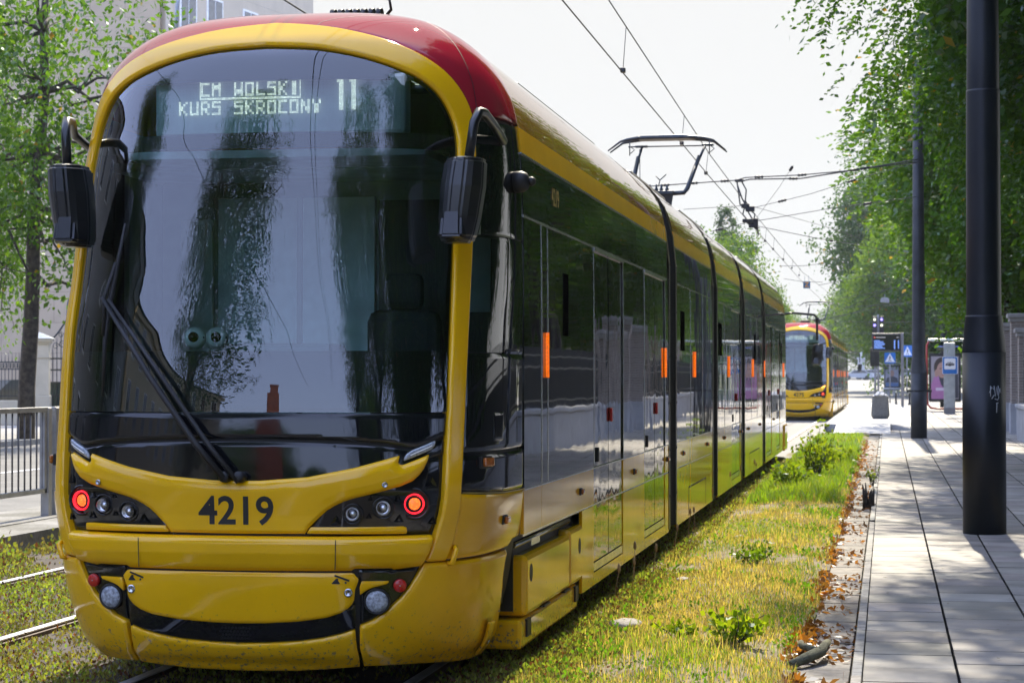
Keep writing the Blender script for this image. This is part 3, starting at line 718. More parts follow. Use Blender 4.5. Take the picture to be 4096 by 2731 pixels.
        mb = MB(); mb.lathe([(.066, 0), (.064, .014), (.056, .016), (.055, .004)], 28, T, True, True); fg = mb.build('fog_lamp', M['matte'], t)
        mb = MB(); mb.lathe([(.055, .004), (.053, .014), (.03, .02), (.001, .022)], 28, T, False, True); mb.build('lens', M['foglens'], fg)
        T = lamp_T(s * .842, .56, -.004)
        mb = MB(); mb.lathe([(.033, 0), (.032, .012), (.026, .016), (.001, .017)], 22, T, False, True); rf = mb.build('reflector', M['redrefl'], t)
        mb = MB(); mb.lathe([(.004, .0165), (.003, .02), (.001, .0205)], 8, T); mb.build('screw', M['steel'], rf)
        mb = MB(); mb.lathe([(.022, -.002), (.021, .005), (.012, .006), (.011, .002), (.001, .002)], 18, axis_T(on_nose(s * .576, .532, .012), (0, -1, 0))); mb.build('lock', M['steel'], cpo)
        # little jacking-point pictogram
        x0 = .53 if s > 0 else -.548
        for pl in ([(-.042, .575), (-.018, .603), (.004, .575)], [(-.03, .612), (-.026, .62), (.05, .594), (.046, .585)]):
            patch('pictogram', [(x0 + a * 1.0, v) for a, v in pl], .0138, M['ink'], cpo, 0, .001, .004)
        for cx_, cz_ in ((-.013, .597), (.03, .581)):
            mb = MB(); mb.lathe([(.0055, 0), (.0055, .001)], 10, axis_T(on_nose(x0 + cx_, cz_, .0135), (0, -1, 0))); mb.build('pictogram', M['ink'], cpo)
    patch('pictogram', [(1.70, .45), (1.735, .42), (1.73, .41), (1.70, .436)], .05, M['ink'], t, 0, .001, .004)
    patch('pictogram', [(1.69, .385), (1.735, .38), (1.735, .372), (1.69, .377)], .052, M['ink'], t, 0, .001, .004)
    # ---- cab sides
    for s in (1, -1):
        f = (lambda p: p) if s > 0 else mir
        # black side above the seam, with the window opening left out
        patch('cab_side', f([(1.187, 1.205), (AL, 1.205), (AL, 1.70), (1.214, 1.70)]), -.002, M['blackglass'], t, .004, .02, .012)
        patch('cab_side', f([(1.245, 2.31), (AL, 2.31), (AL, 2.945), (1.272, 2.905), (1.268, 2.7)]), -.002, M['blackglass'], t, .004, .02, .012)
        patch('cab_side', f([(1.705, 1.70), (AL, 1.70), (AL, 2.31), (1.705, 2.31)]), -.002, M['blackglass'], t, .003, .02, .012)
        patch('cab_window', f([(1.217, 1.704), (1.701, 1.704), (1.701, 2.306), (1.242, 2.306)]), -.006, M['sideglass'], t, 0, .004, .02)
        patch('cab_panel', f([(1.184, 1.187), (1.178, 1.02), (1.346, 1.008), (1.7, .99), (AL, .98), (AL, 1.187)]), 0, M['black'], t, .005, .02, .012)
        patch('cab_skirt', f([(1.174, 1.0), (1.346, .99), (1.7, .978), (AL, .968), (AL, .722), (2.0, .718), (1.95, .705), (1.90, .688), (1.422, .682), (1.10, .677), (1.121, .713), (1.141, .775), (1.162, .892)]), .004, M['yellow'], t, .006, .02, .011)
        ribbon('trim_line', [(s * 1.18, 1.006), (s * 1.346, .998), (s * 1.7, .984), (s * AL, .974)], .006, .006, plain_once('gold_line', (.4, .3, .1), .3, .3), t)
        # small marker lamps
        for a, v, sc in ((1.384, 1.150, 1.25), (1.735, .84, 1)):
            Tn = axis_T(on_nose(s * a, v, 0), FN(np.array(s * a), np.array(v)))
            mb = MB(); mb.mat(1).bbox(-.045 * sc, .045 * sc, -.024 * sc, .024 * sc, -.004, .014, .005, Tn); mb.mat(0).bbox(-.034 * sc, .036 * sc, -.018 * sc, .018 * sc, .012, .034, .008, Tn)
            mb.build('side_marker', [M['amberoff'], M['matte']], t)
        patch('access_flap', f([(1.505, 1.40), (1.515, 1.252), (1.675, 1.25), (1.68, 1.40)]), .003, M['black'], t, .004, .006, .009)
        # step grip on the pillar foot
        T = axis_T(on_nose(s * 1.118, .70, .01), FN(np.array(s * 1.118), np.array(.7)))
        mb = MB(); mb.tube([T @ Vector((-.005 * s, -.04, .0)), T @ Vector((-.0 * s, -.035, .022)), T @ Vector((.02 * s, .03, .022)), T @ Vector((.024 * s, .04, 0))], .014, 8); mb.build('grip', M['yellow'], t)
    # door camera bulb beside the mirror
    for s in (1, -1):
        T = axis_T(on_nose(s * 1.86, 2.62, 0), FN(np.array(s * 1.86), np.array(2.62)))
        mb = MB(); mb.lathe([(.058, -.01), (.058, .04), (.046, .065), (.03, .075), (.001, .075)], 20, T); mb.lathe([(.024, .065), (.026, .09), (.016, .105), (.001, .108)], 14, T @ Matrix.Translation((.02, 0, 0)))
        mb.build('side_camera', M['matte'], t)
        make_mirror(t, s)
    make_mirror(t, 1, True); make_mirror(t, -1, True)
    # ---- wiper
    mb = MB()
    def wp(a, v, o): return on_nose(a, v, o)
    w = [(-.055, 1.085), (-.2, 1.25), (-.45, 1.58), (-.745, 1.965)]
    mb.tube([wp(a, v, .055) for a, v in w], [.017, .017, .015, .011], 8)
    mb.tube([wp(a + .075, v - .02, .05) for a, v in w[:-1]] + [wp(-.71, 1.958, .05)], [.014, .014, .012, .009], 8)
    for a in (-.055, .02):
        mb.lathe([(.028, -.03), (.028, .05), (.02, .06), (.001, .06)], 14, axis_T(wp(a, 1.088, 0), (0, -1, .1)))
    wo = mb.build('wiper', M['matte'], t)
    mb = MB(); bl = [(-.668, 2.352), (-.695, 2.15), (-.722, 1.96), (-.735, 1.75), (-.73, 1.481)]
    mb.tube([wp(a, v, .02) for a, v in bl], [.006, .012, .015, .012, .006], 6)
    mb.tube([wp(-.70, 2.15, .03), wp(-.735, 1.965, .05), wp(-.74, 1.78, .03)], .01, 6); mb.build('blade', M['rubber'], wo)
    # ---- what is inside the cab
    mb = MB(); g = .06
    mb.mat(0).box(-1.08, 1.08, 1.95, 2.0, .8, 2.85)
    mb.mat(1).box(-.8, .8, .62, 2.0, 2.72, 2.76).box(-1.1, 1.1, 1.2, 2.0, 2.715, 2.765)
    mb.mat(2).box(-.7, .7, .3, 2.0, .8, .86).box(-1.1, 1.1, 1.1, 2.0, .795, .865)
    for s in (1, -1): mb.mat(0).box(min(s * 1.1, s * 1.13), max(s * 1.1, s * 1.13), 1.45, 2.0, .8, 2.75)
    mb.mat(1).box(-.72, .22, 1.90, 1.93, .9, 2.62).box(-.95, -.76, 1.91, 1.94, 1.2, 2.5); mb.mat(2).box(.24, .98, 1.92, 1.955, 1.0, 2.6); mb.mat(0).box(-.24, -.21, 1.885, 1.905, .9, 2.62)
    mb.mat(0).box(.66, .90, 1.90, 1.935, 1.95, 2.42)
    mb.build('cab_interior', [M['grey'], M['lightgrey'], M['matte']], t)
    mb = MB(); mb.bbox(-.86, .86, .5, .95, 1.40, 1.68, .04); mb.bbox(-.3, .35, .45, .8, 1.66, 1.75, .03); mb.build('dashboard', M['grey'], t)
    mb = MB(); mb.bbox(.30, .72, 1.35, 1.5, 1.35, 1.95, .07); mb.bbox(.40, .62, 1.37, 1.46, 1.95, 2.15, .05); mb.build('driver_seat', M['skin'], t)
    mb = MB(); mb.bbox(-.60, .73, .48, .62, 2.815, 3.125, .02); dp = mb.build('destination_display', plain_once('sign_case', (.50, .56, .55), .5), t)
    mb = MB()
    for c in range(0, 173, 3):
        for r in range(0, 32, 3):
            x, z = -.53 + c * .00592, 3.105 - r * .00592; mb.add([(x - .001, .466, z - .001), (x + .001, .466, z - .001), (x + .001, .466, z + .001), (x - .001, .466, z + .001)], [(0, 1, 2, 3)])
    mb.build('led_panel', M['ledoff'], dp)
    led_sign(dp, line)
    for k in (0, 1):
        p = Vector((-.32 + k * .118, .30, 1.775)); T = axis_T(p, (.12, -1, .12))
        mb = MB(); mb.lathe([(.056, -.01), (.056, .012), (.046, .03), (.032, .04)], 24, T, True, True); dc = mb.build('dome_camera', M['white'], t)
        mb = MB(); mb.lathe([(.027, .039), (.025, .052), (.014, .062), (.001, .065)], 18, T, False, True); mb.build('lens', M['black'], dc)
        mb = MB(); mb.lathe([(.006, .02), (.006, .028)], 8, T @ Matrix.Translation((.048, 0, 0))); mb.build('screw', M['ink'], dc)
    # ---- straight body
    W1 = [2.28, 3.98, 5.72, 6.1, 7.12]
    body_section(t, *BODY[0], doors=[(4.12, 5.72), (7.12, 8.74)], windows=[1.95, 2.17, 4.12, 5.72, 7.12, 8.74], slots=[(2.76, 2.96)], bogie=3.57)
    body_section(t, *BODY[1], windows=[11.2, 12.6], slots=[(10.15, 10.56)], flaps=[(11.0, 13.0, .475)])
    body_section(t, *BODY[2], doors=[(16.9, 18.5)], windows=[15.7], slots=[(14.72, 15.27)])
    body_section(t, *BODY[3], windows=[20.8, 22.2], slots=[(21.47, 21.85)], flaps=[(20.45, 22.7, .475)])
    body_section(t, *BODY[4], doors=[(24.75, 26.3), (27.85, 29.15)], windows=[27.1, 29.9], slots=[(29.4, 29.8)])
    for (a0, a1), (b0, b1) in zip(BODY[:-1], BODY[1:]): bellows(t, a1 + .01, b0 - .01)
    for y in (2.11, 8.72, 11.62, 16.37, 21.14, 24.07, 30.46): amber_glow_strip(t, y)
    for y in (3.49, 6.40, 8.9, 10.42, 13.19, 15.65, 18.62, 20.17, 22.92, 26.99): side_marker(t, y, .842)
    # fleet number on the side glass
    vs, fs = text_polys(number, .15, .002); mb = MB()
    mb.add([(_fw(np.array(2.64 + p.y)) + .006, 2.49 + p.x * .95, 2.64 + p.y) for p in vs], fs); mb.build('side_number', M['goldnum'], t)
    # running gear cover
    for s in (1, -1):
        mb = MB(); mb.bbox(.72, 1.196, 1.42, 3.0, .27, .605, .03).bbox(.72, 1.196, 3.02, 3.56, .27, .63, .03); mb.bbox(.74, 1.185, 1.30, 3.38, .105, .262, .02)
        mb.mat(1)
        for y in (1.56, 3.42): mb.lathe([(.05, 0), (.05, .001)], 18, axis_T((1.1965, y, .5), (1, 0, 0)))  # dark discs stand in for the shade inside round holes
        for y in (1.5, 3.3): mb.box(1.16, 1.1965, y - .06, y + .06, .16, .255)
        for y in (2.0, 2.8): mb.box(1.16, 1.198, y, y + .22, .262, .272)
        if s < 0: mb.v = [(-p[0], p[1], p[2]) for p in mb.v]; mb.f = [tuple(reversed(f)) for f in mb.f]
        mb.build('bogie_cover', [M['yellow'], M['matte']], t)
    mb = MB(); mb.box(-1.0, 1.12, 1.4, 3.6, .3, .715)
    for s in (1, -1):
        for y in (1.75, 3.1): mb.lathe([(.3, -.06), (.3, .06)], 32, axis_T((s * .72, y, .3), (1, 0, 0)))
    mb.mat(1).box(1.0, 1.14, 1.9, 2.2, .62, .66); mb.tube([(1.12, 1.4, .66), (1.12, 3.4, .66)], .02, 6)
    mb.build('bogie', [M['matte'], M['steel']], t)
    mb = MB(); mb.box(-.8, .8, .45, 9, .2, .32); mb.box(-1.05, 1.05, 9.7, 31.4, .22, .34)
    for y0 in (11.0, 15.9, 20.8, 25.8):
        for s in (1, -1):
            mb.lathe([(.3, -.06), (.3, .06)], 24, axis_T((s * .72, y0, .3), (1, 0, 0)))
    mb.build('floor_pan', M['matte'], t)
    # rear cab, closed
    mb = MB(); prof = [(1.19, .18), (1.19, 2.6), (1.16, 2.88), (1.08, 3.17), (.93, 3.33), (.7, 3.47), (0, 3.54)]; prof = prof + [(-x, z) for x, z in reversed(prof[:-1])]; m_ = len(prof)
    V = []; k_ = [(31.4, 1), (31.9, .985), (32.3, .93), (32.6, .8), (32.75, .55)]
    for y, k in k_: V += [(x * k, y, min(z, 3.54 - (1 - k) * 1.2) if z > 2.8 else z) for x, z in prof]
    mb.mat(0).add(V, [(j * m_ + i, (j + 1) * m_ + i, (j + 1) * m_ + i + 1, j * m_ + i + 1) for j in range(4) for i in range(m_ - 1)], True); mb.add(V[-m_:], [tuple(range(m_))])
    mb.build('rear_cab', [M['blackglass']], t)
    mb = MB(); mb.bbox(1.0, 1.215, 30.6, 31.6, .16, .66, .03); mb.build('rear_step', M['yellow'], t)
    # roof gear
    mb = MB(); mb.bbox(.0, .34, 1.75, 2.6, 3.5, 3.66, .04); mb.bbox(-.7, .7, 4.0, 7.8, 3.5, 3.57, .05)
    for k in range(7): mb.lathe([(.05, -.014), (.05, .014)], 14, axis_T((.03 + k * .045, 1.7, 3.625), (1, 0, 0)))
    mb.tube([(.31, 1.7, 3.6), (.37, 1.68, 3.66), (.36, 1.68, 3.72), (.28, 1.7, 3.74)], .009, 6); mb.build('roof_unit', M['matte'], t)
    for y0, y1 in ((10.2, 13.4), (15.0, 18.3), (25.0, 30.8)):
        mb = MB(); mb.bbox(-.72, .72, y0, y1, 3.48, 3.58, .05); mb.build('roof_unit', plain_once('roof_grey', (.22, .21, .20), .5), t)
    # pantograph
    pm = plain_once('pantograph_metal', (.05, .06, .07), .45, .5); Y = 19.5
    mb = MB(); mb.bbox(-.5, .5, Y + .9, Y + 2.2, 3.54, 3.6, .02)
    mb.tube([(0, Y + 1.8, 3.6), (0, Y + .1, 4.12)], .05, 10); pb = mb.build('pantograph', pm, t)
    mb = MB(); mb.add([(-.2, Y - .06, 4.17), (.2, Y - .06, 4.17), (.1, Y, 3.98), (.16, Y, 3.94), (-.05, Y, 4.05)] , [(0, 1, 2, 4), (1, 3, 2)])
    mb.bbox(-.22, .2, Y - .06, Y + .06, 4.13, 4.19, .015)
    for x in (-.14, -.05, .02, .1): mb.lathe([(.02, 0), (.03, .03), (.016, .05), (.012, .1)], 8, Matrix.Translation((x, Y, 4.18)))
    mb.tube([(-.02, Y, 4.25), (0, Y, 4.34), (.09, Y, 4.42)], .008, 5); mb.tube([(0, Y, 4.34), (-.06, Y, 4.4)], .007, 5)
    mb.tube([(.18, Y, 4.15), (.34, Y, 4.16), (.38, Y + .05, 4.22), (.53, Y + .3, 4.7)], [.032, .032, .032, .028], 10)
    mb.tube([(.51, Y + .3, 4.62), (.6, Y + .42, 4.86)], .018, 8)
    mb.tube([(-.26, Y + .02, 4.2), (-.40, Y, 4.22), (-.34, Y + .3, 4.7)], [.02, .035, .03], 10); mb.tube([(-.34, Y + .3, 4.66), (-.30, Y + .42, 4.86)], .018, 8)
    mb.tube([(-.28, Y, 4.18), (-.33, Y + .38, 4.82)], .006, 5)
    mb.build('arm', pm, pb)
    mb = MB(); yb = Y + .45
    for dy in (-.12, .12):
        mb.tube([(-.78, yb + dy, 4.80), (-.60, yb + dy, 4.93), (-.50, yb + dy, 4.955), (-.3, yb + dy, 4.985), (.3, yb + dy, 4.99), (.60, yb + dy, 4.96), (.72, yb + dy, 4.93), (.90, yb + dy, 4.78)], [.01, .016, .024, .03, .03, .024, .016, .01], 8)
    mb.bbox(-.36, .46, yb - .16, yb + .16, 4.955, 5.0, .02)
    mb.tube([(-.50, yb, 4.865), (.72, yb, 4.865)], .01, 6); mb.bbox(-.4, -.22, yb - .03, yb + .03, 4.85, 4.88, .01); mb.bbox(.55, .72, yb - .03, yb + .03, 4.86, 4.89, .01)
    for x in (-.48, .66): mb.tube([(x, yb, 4.94), (x + .0, yb, 4.74)], .008, 5); mb.tube([(x + .02, yb, 4.86), (x + .07, yb, 4.82), (x + .01, yb, 4.77)], .007, 5)
    mb.build('bow', pm, pb)
    return t
# ------------------------------------------------------------------ the ground
def gz(y):          # the street climbs very slightly in the distance
    t = np.clip((np.asarray(y, float) - 140) / 240, 0, 1); return 1.5 * t * t * (3 - 2 * t)
def sheet(name, x0, x1, y0, y1, z, mat, ny=2, nx=2, kind='structure'):
    ys = np.linspace(y0, y1, ny); xs = np.linspace(x0, x1, nx)
    V = [(x, y, float(gz(y)) + z) for y in ys for x in xs]
    Fq = [(j * nx + i, j * nx + i + 1, (j + 1) * nx + i + 1, (j + 1) * nx + i) for j in range(ny - 1) for i in range(nx - 1)]
    return tag(np_mesh(name, V, Fq, mat), kind=kind)
def ground_mat(name, c1, c2, scale, rough=.9, bmp=.4, c3=None):
    m, n, l, b = mk(name)
    rp, nz, tc = noise_col(n, l, c1, c2, scale, 8)
    src = rp.outputs[0]
    n2 = n.new('ShaderNodeTexNoise'); n2.inputs['Scale'].default_value = scale * 14; n2.inputs['Detail'].default_value = 8; l.new(tc.outputs['Object'], n2.inputs['Vector'])
    r2 = n.new('ShaderNodeValToRGB'); r2.color_ramp.elements[0].position = .3; r2.color_ramp.elements[1].position = .7
    r2.color_ramp.elements[0].color = (.7, .7, .7, 1); r2.color_ramp.elements[1].color = (1.2, 1.2, 1.2, 1); l.new(n2.outputs['Fac'], r2.inputs[0])
    mx = n.new('ShaderNodeMix'); mx.data_type = 'RGBA'; mx.blend_type = 'MULTIPLY'; mx.inputs[0].default_value = 1; l.new(src, mx.inputs[6]); l.new(r2.outputs[0], mx.inputs[7])
    l.new(mx.outputs[2], b.inputs['Base Color']); b.inputs['Roughness'].default_value = rough; bump(n, l, b, n2.outputs['Fac'], bmp, .006); return m
GM = {'soil': ground_mat('soil', (.035, .026, .018), (.075, .058, .04), 3.0), 'asphalt': ground_mat('asphalt', (.10, .10, .10), (.15, .148, .14), 1.2, .75, .3),
      'litter': ground_mat('dark_joint_soil', (.035, .032, .02), (.09, .075, .04), 6), 'concrete': ground_mat('old_concrete', (.22, .21, .19), (.34, .33, .30), 2.2, .85, .4),
      'field': ground_mat('far_ground', (.05, .06, .025), (.10, .11, .05), .2)}
sheet('ground', -1500, 1500, -400, 3000, -.16, GM['field'], 240, 2)
sheet('track_bed', -7.85, -.5, -12, 41, -.03, GM['soil'], 4)
sheet('asphalt_track', -7.85, -1.74, 38.5, 420, -.012, GM['asphalt'], 60)
sheet('crossing_road', -40, 60, 113, 150, .012, GM['asphalt'], 8)
sheet('left_road', -19.6, -9.25, -30, 420, -.008, GM['asphalt'], 60)
sheet('left_pavement', -60, -19.6, -30, 140, .05, GM['concrete'], 8)
sheet('far_road', -1.74, 9, 150, 420, .0, GM['asphalt'], 40)
# soil under the paving, and the concrete edge strip
sheet('paving_bed', -.56, 14, -12, 113, -.035, GM['litter'], 4)
STONE = col_mat('paving_stone', .72, 2.2, .26, .3); OLDSTONE = col_mat('weathered_stone', .8, 14, .3, .6)
def slabs(name, cols_x, y0, y1, pitch, gap, z, base, var, mat, jitter=.003, kind='structure', skew=None):
    V = []; Fq = []; C = []
    for (x0, x1) in cols_x:
        y = y0 + rng.uniform(-pitch, 0)
        while y < y1:
            L = pitch * rng.uniform(.97, 1.03); dz = rng.normal(0, jitter * .25, 4) + rng.normal(0, jitter)
            c = np.array(base) * (1 + rng.normal(0, var)) * (1 + rng.normal(0, .015, 3)); g = gap / 2; sk = skew(y) if skew else 0
            b0 = len(V)
            for e_, dd, cc in ((.004, 0, c), (0, -.0015, c * .55), (0, -.002, c * .10), (-.003, -.04, c * .06)):
                for (xx, yy), d in zip(((x0 + e_, y + g + e_), (x1 - e_, y + g + e_), (x1 - e_, y + L - g - e_), (x0 + e_, y + L - g - e_)), dz): V.append((xx + sk, yy, z + d + dd)); C.append(cc)
            Fq += [(b0, b0 + 1, b0 + 2, b0 + 3)] + [(b0 + 4 * r + 4 + k, b0 + 4 * r + 4 + (k + 1) % 4, b0 + 4 * r + (k + 1) % 4, b0 + 4 * r + k) for r in range(3) for k in range(4)]
            y += L
    o = np_mesh(name, V, Fq, mat, cols=np.array(C)); return tag(o, kind=kind)
cx = [(-.128, .356), (.370, .872), (.886, 1.403), (1.417, 1.933), (1.947, 2.463), (2.477, 2.993), (3.007, 3.5), (3.514, 4.0), (4.014, 4.5), (4.514, 5.0)]
slabs('pavement', cx, 4, 113, .546, .016, .02, (.28, .26, .228), .10, STONE, .0007)
slabs('edge_kerb', [(-.185, -.132)], 4, 60, 1.0, .012, .035, (.27, .26, .24), .1, OLDSTONE, .006)
slabs('stone_strip', [(-.50, -.20)], 4, 57, .56, .022, .0, (.20, .18, .155), .14, OLDSTONE, .0012)
# raised tram platform with its ramp and ribbed guidance strips
mb = MB()
mb.add([(-1.74, 62.2, -.02), (.9, 62.2, -.02), (.9, 112, -.02), (-1.74, 112, -.02), (-1.74, 62.2, .2), (.1, 62.2, .2), (.9, 62.2, .03), (.9, 112, .03), (.1, 112, .2), (-1.74, 112, .2)],
       [(4, 5, 8, 9), (5, 6, 7, 8), (0, 3, 9, 4), (0, 4, 5, 6, 1), (1, 6, 7, 2), (2, 7, 8, 9, 3)])
mb.add([(-1.45, 58.4, .024), (.1, 58.4, .024), (.1, 62.2, .2), (-1.45, 62.2, .2), (-1.45, 62.2, 0), (.1, 62.2, 0)], [(0, 1, 2, 3), (0, 3, 4), (1, 5, 2)])
tag(mb.build('platform', ground_mat('platform_slabs', (.40, .39, .37), (.52, .51, .48), 1.0, .7, .2)), kind='structure')
mb = MB(); mb.box(-1.80, -1.742, 62.1, 112, .06, .205).box(-1.80, -1.74, 62.1, 62.3, -.02, .2); tag(mb.build('platform_kerb', GM['concrete']), kind='structure')
mb = MB()
for k in range(6): mb.box(-1.32 + k * .06, -1.29 + k * .06, 62.4, 111, .2, .206)
for k in range(5): mb.box(-1.0, .05, 62.5 + k * .12, 62.56 + k * .12, .2, .206)
tag(mb.build('guidance_strip', plain('guidance_tiles', (.55, .54, .50), .7)), kind='structure')
mb = MB()
for k in range(8): mb.box(-7.2 + k * .95, -6.7 + k * .95, 116, 119.5, .0165, .020)
for k in range(6): mb.box(.2 + k * .95, .7 + k * .95, 121, 124, .0165, .020)
tag(mb.build('crossing_stripes', plain('road_marking_white', (.7, .7, .68), .7)), kind='structure')
mb = MB(); mb.box(-9.45, -9.38, -20, 400, -.004, -.0005); mb.box(-14.4, -14.28, 20, 60, -.004, -.0005); mb.box(-11.2, -11.1, 27, 36, -.004, -.0005)
tag(mb.build('road_marking', plain_once('road_marking_white', (.7, .7, .68), .7)), kind='structure')
# rails: grooved heads, polished on top
def rail(x, y0, y1):
    mb = MB(); mb.mat(0).box(x - .034, x + .034, y0, y1, -.03, .006); mb.mat(1).box(x - .031, x + .031, y0, y1, .006, .012); mb.mat(0).box(x + .045, x + .065, y0, y1, -.03, -.004)
    return tag(mb.build('rail', [plain_once('rail_side', (.14, .11, .09), .6, .6), plain_once('rail_top', (.72, .72, .72), .42, .35)]), kind='structure')
for xc in (-3.133, -5.955):
    for s in (-1, 1): rail(xc + s * .7175, -12, 130)
# left edge of the track bed: concrete upstand carrying the barrier
mb = MB(); mb.add([(-7.86, -20, -.12), (-7.86, 420, -.12), (-7.86, 420, .13), (-7.86, -20, .13), (-9.3, 420, .14), (-9.3, -20, .14), (-9.3, 420, -.1), (-9.3, -20, -.1)], [(0, 1, 2, 3), (3, 2, 4, 5), (5, 4, 6, 7)])
mb.box(-8.44, -8.4, -20, 60, .1, .143); tag(mb.build('track_kerb', ground_mat('mossy_concrete', (.15, .145, .12), (.30, .29, .26), 1.6, .9, .5)), kind='structure')
mb = MB(); mb.box(-19.75, -19.6, -20, 140, -.1, .12); tag(mb.build('road_kerb', GM['concrete']), kind='structure')

# ------------------------------------------------------------------ plants
LEAF = leaf_mat('leaf', .48); LEAFFAR = leaf_mat('far_leaf', .45, .006); GRASSM = leaf_mat('grass_blade', .5, .02, 1.0, (1.95, 1.95, .7)); SEDM = leaf_mat('sedum_leaf', .4, .008, 1.0, (1.5, 1.7, .6))
BARK = plain('bark', (.045, .036, .028), .9, var=.5, scale=9, bmp=1.0); BARKL = plain('grey_bark', (.06, .052, .045), .9, var=.45, scale=7, bmp=1.0)
def unit(n):
    v = rng.normal(size=(n, 3)); return v / np.linalg.norm(v, axis=1, keepdims=True)
def leaf_quads(P, D, L, W, droop=.0):
    """diamond leaves at P pointing along D"""
    n = len(P); D = D / np.linalg.norm(D, axis=1, keepdims=True)
    S = np.cross(D, unit(n)); S /= np.maximum(np.linalg.norm(S, axis=1, keepdims=True), 1e-6)
    L = np.broadcast_to(L, (n,))[:, None]; W = np.broadcast_to(W, (n,))[:, None]
    V = np.stack([P, P + D * L * .45 + S * W * .5, P + D * L, P + D * L * .45 - S * W * .5], 1).reshape(-1, 3)
    return V, np.arange(4 * n).reshape(n, 4)
def limb(mb, p, q, r0, r1, wob=.15, n=5):
    p, q = np.array(p, float), np.array(q, float); L = np.linalg.norm(q - p); pts = []
    for k in range(n + 1):
        t = k / n; pts.append(p + (q - p) * t + (rng.normal(0, wob * L / 6, 3) if 0 < k < n else 0))
    mb.tube(pts, [r0 + (r1 - r0) * k / n for k in range(n + 1)], 7); return pts
def tree_meshes(h, cz, rx, ry, rz, tr, nclump, nleaf, L, colA, colB, spray=True, seed=1, squash=.0, weep=0., trunk_top=None, lean=0., mat=None, bare=None, inner=.55, fork=.32, core=0, twob=.12):
    global rng
    keep = rng; rng = np.random.default_rng(seed)
    mb = MB(); top = trunk_top or cz
    trunk = limb(mb, (0, 0, -.2), (lean, 0, top), tr, tr * .35, twob, 8)
    # clumps: an uneven ellipsoid of branch ends
    U = unit(nclump); rad = rng.uniform(inner, 1.0, nclump) ** .7
    lob = 1 + .22 * np.sin(U[:, 0] * 4 + seed) * np.cos(U[:, 2] * 5 + seed * 2) + .16 * np.sin(U[:, 1] * 7 + seed * 3)
    Cc = U * (rad * lob)[:, None] * np.array([rx, ry, rz]) + np.array([lean, 0, cz])
    if bare is not None: Cc = Cc[Cc[:, 2] > bare]
    nb = min(len(Cc), 46)
    for k in rng.choice(len(Cc), nb, replace=False):
        t = np.clip((Cc[k, 2] - cz + rz) / (2 * rz) * .6 + fork - .06 * rng.random(), .2, .98); i = int(t * (len(trunk) - 1)); b = trunk[i]
        limb(mb, b, Cc[k] * .96 + np.array(b) * .04, tr * .26, .012, .35, 5)
    n = len(Cc)
    out = Cc - np.array([lean, 0, cz]); out /= np.maximum(np.linalg.norm(out, axis=1, keepdims=True), 1e-6)
    per = max(1, nleaf // n); shade = rng.uniform(0, 1, n)
    cl = max(.35, .9 * (rx * ry * rz / n) ** (1 / 3) * 1.35)
    if spray:
        ns = max(1, per // 13)
        idx = np.repeat(np.arange(n), ns)
        S0 = Cc[idx] + rng.normal(0, cl * .45, (len(idx), 3))
        Dr = out[idx] * .7 + unit(len(idx)) * .6 + np.array([0, 0, -.45 - weep]); Dr /= np.linalg.norm(Dr, axis=1, keepdims=True)
        side = np.cross(Dr, np.array([0, 0, 1.0])); side /= np.maximum(np.linalg.norm(side, axis=1, keepdims=True), 1e-6)
        SL = L * 5.0 * rng.uniform(.7, 1.2, len(idx)); P = []; D = []; I = []
        for k in range(13):
            t = (k // 2) / 6.5; sg = 1 if k % 2 else -1
            P.append(S0 + Dr * (SL * t)[:, None] + np.array([0, 0, -1]) * (SL * t * t * .35)[:, None]); D.append(side * sg * (1 if k < 12 else .1) + Dr * .55 + unit(len(idx)) * .25); I.append(idx)
        P = np.concatenate(P); D = np.concatenate(D); I = np.concatenate(I)
    else:
        I = np.repeat(np.arange(n), per); P = Cc[I] + rng.normal(0, cl * .5, (len(I), 3)); D = unit(len(I)) * .9 + np.array([0, 0, -.35 - weep])
    m = len(P); Lv = L * rng.uniform(.7, 1.25, m)
    if core:
        nc = int(m * core); U2 = unit(nc) * (rng.uniform(.1, .86, nc) ** .5)[:, None] * np.array([rx, ry, rz]) + np.array([lean, 0, cz])
        if bare is not None: U2 = U2[U2[:, 2] > bare]; nc = len(U2)
        P = np.concatenate([P, U2]); D = np.concatenate([D, unit(nc) + np.array([0, 0, -.4])]); I = np.concatenate([I, rng.integers(0, n, nc)]); Lv = np.concatenate([Lv, L * rng.uniform(1.6, 2.8, nc)]); m += nc
    V, Fq = leaf_quads(P, D, Lv, Lv * .52 * rng.uniform(.8, 1.2, m))
    mixv = np.clip(shade[I] * .6 + rng.uniform(0, .4, m), 0, 1)[:, None]
    col = np.array(colA) * (1 - mixv) + np.array(colB) * mixv; col *= rng.uniform(.8, 1.2, (m, 1))
    yel = rng.random(m) < .012; col[yel] = np.array([.20, .15, .02])
    rng = keep
    return mb, V, Fq, np.repeat(col, 4, 0)
def tree(name, label, loc, group=None, mat=None, bark=None, rot=0, **k):
    t = thing(name, label, 'tree', loc, rot, group)
    mb, V, Fq, c = tree_meshes(**k); mb.build('trunk', bark or BARK, t); np_mesh('crown', V, Fq, mat or LEAF, t, cols=c); return t
def retree(src, label, loc, rz, scale=(1, 1, 1), group=None):
    t = copy_tree(src); t.location = loc; t.rotation_euler = (0, 0, rz); t.scale = scale; t['label'] = label
    if group: t['group'] = group
    return t
DK, MD, LT = (.016, .060, .008), (.034, .105, .010), (.075, .16, .014)
GR = 'big leafy trees behind the right hand wall'
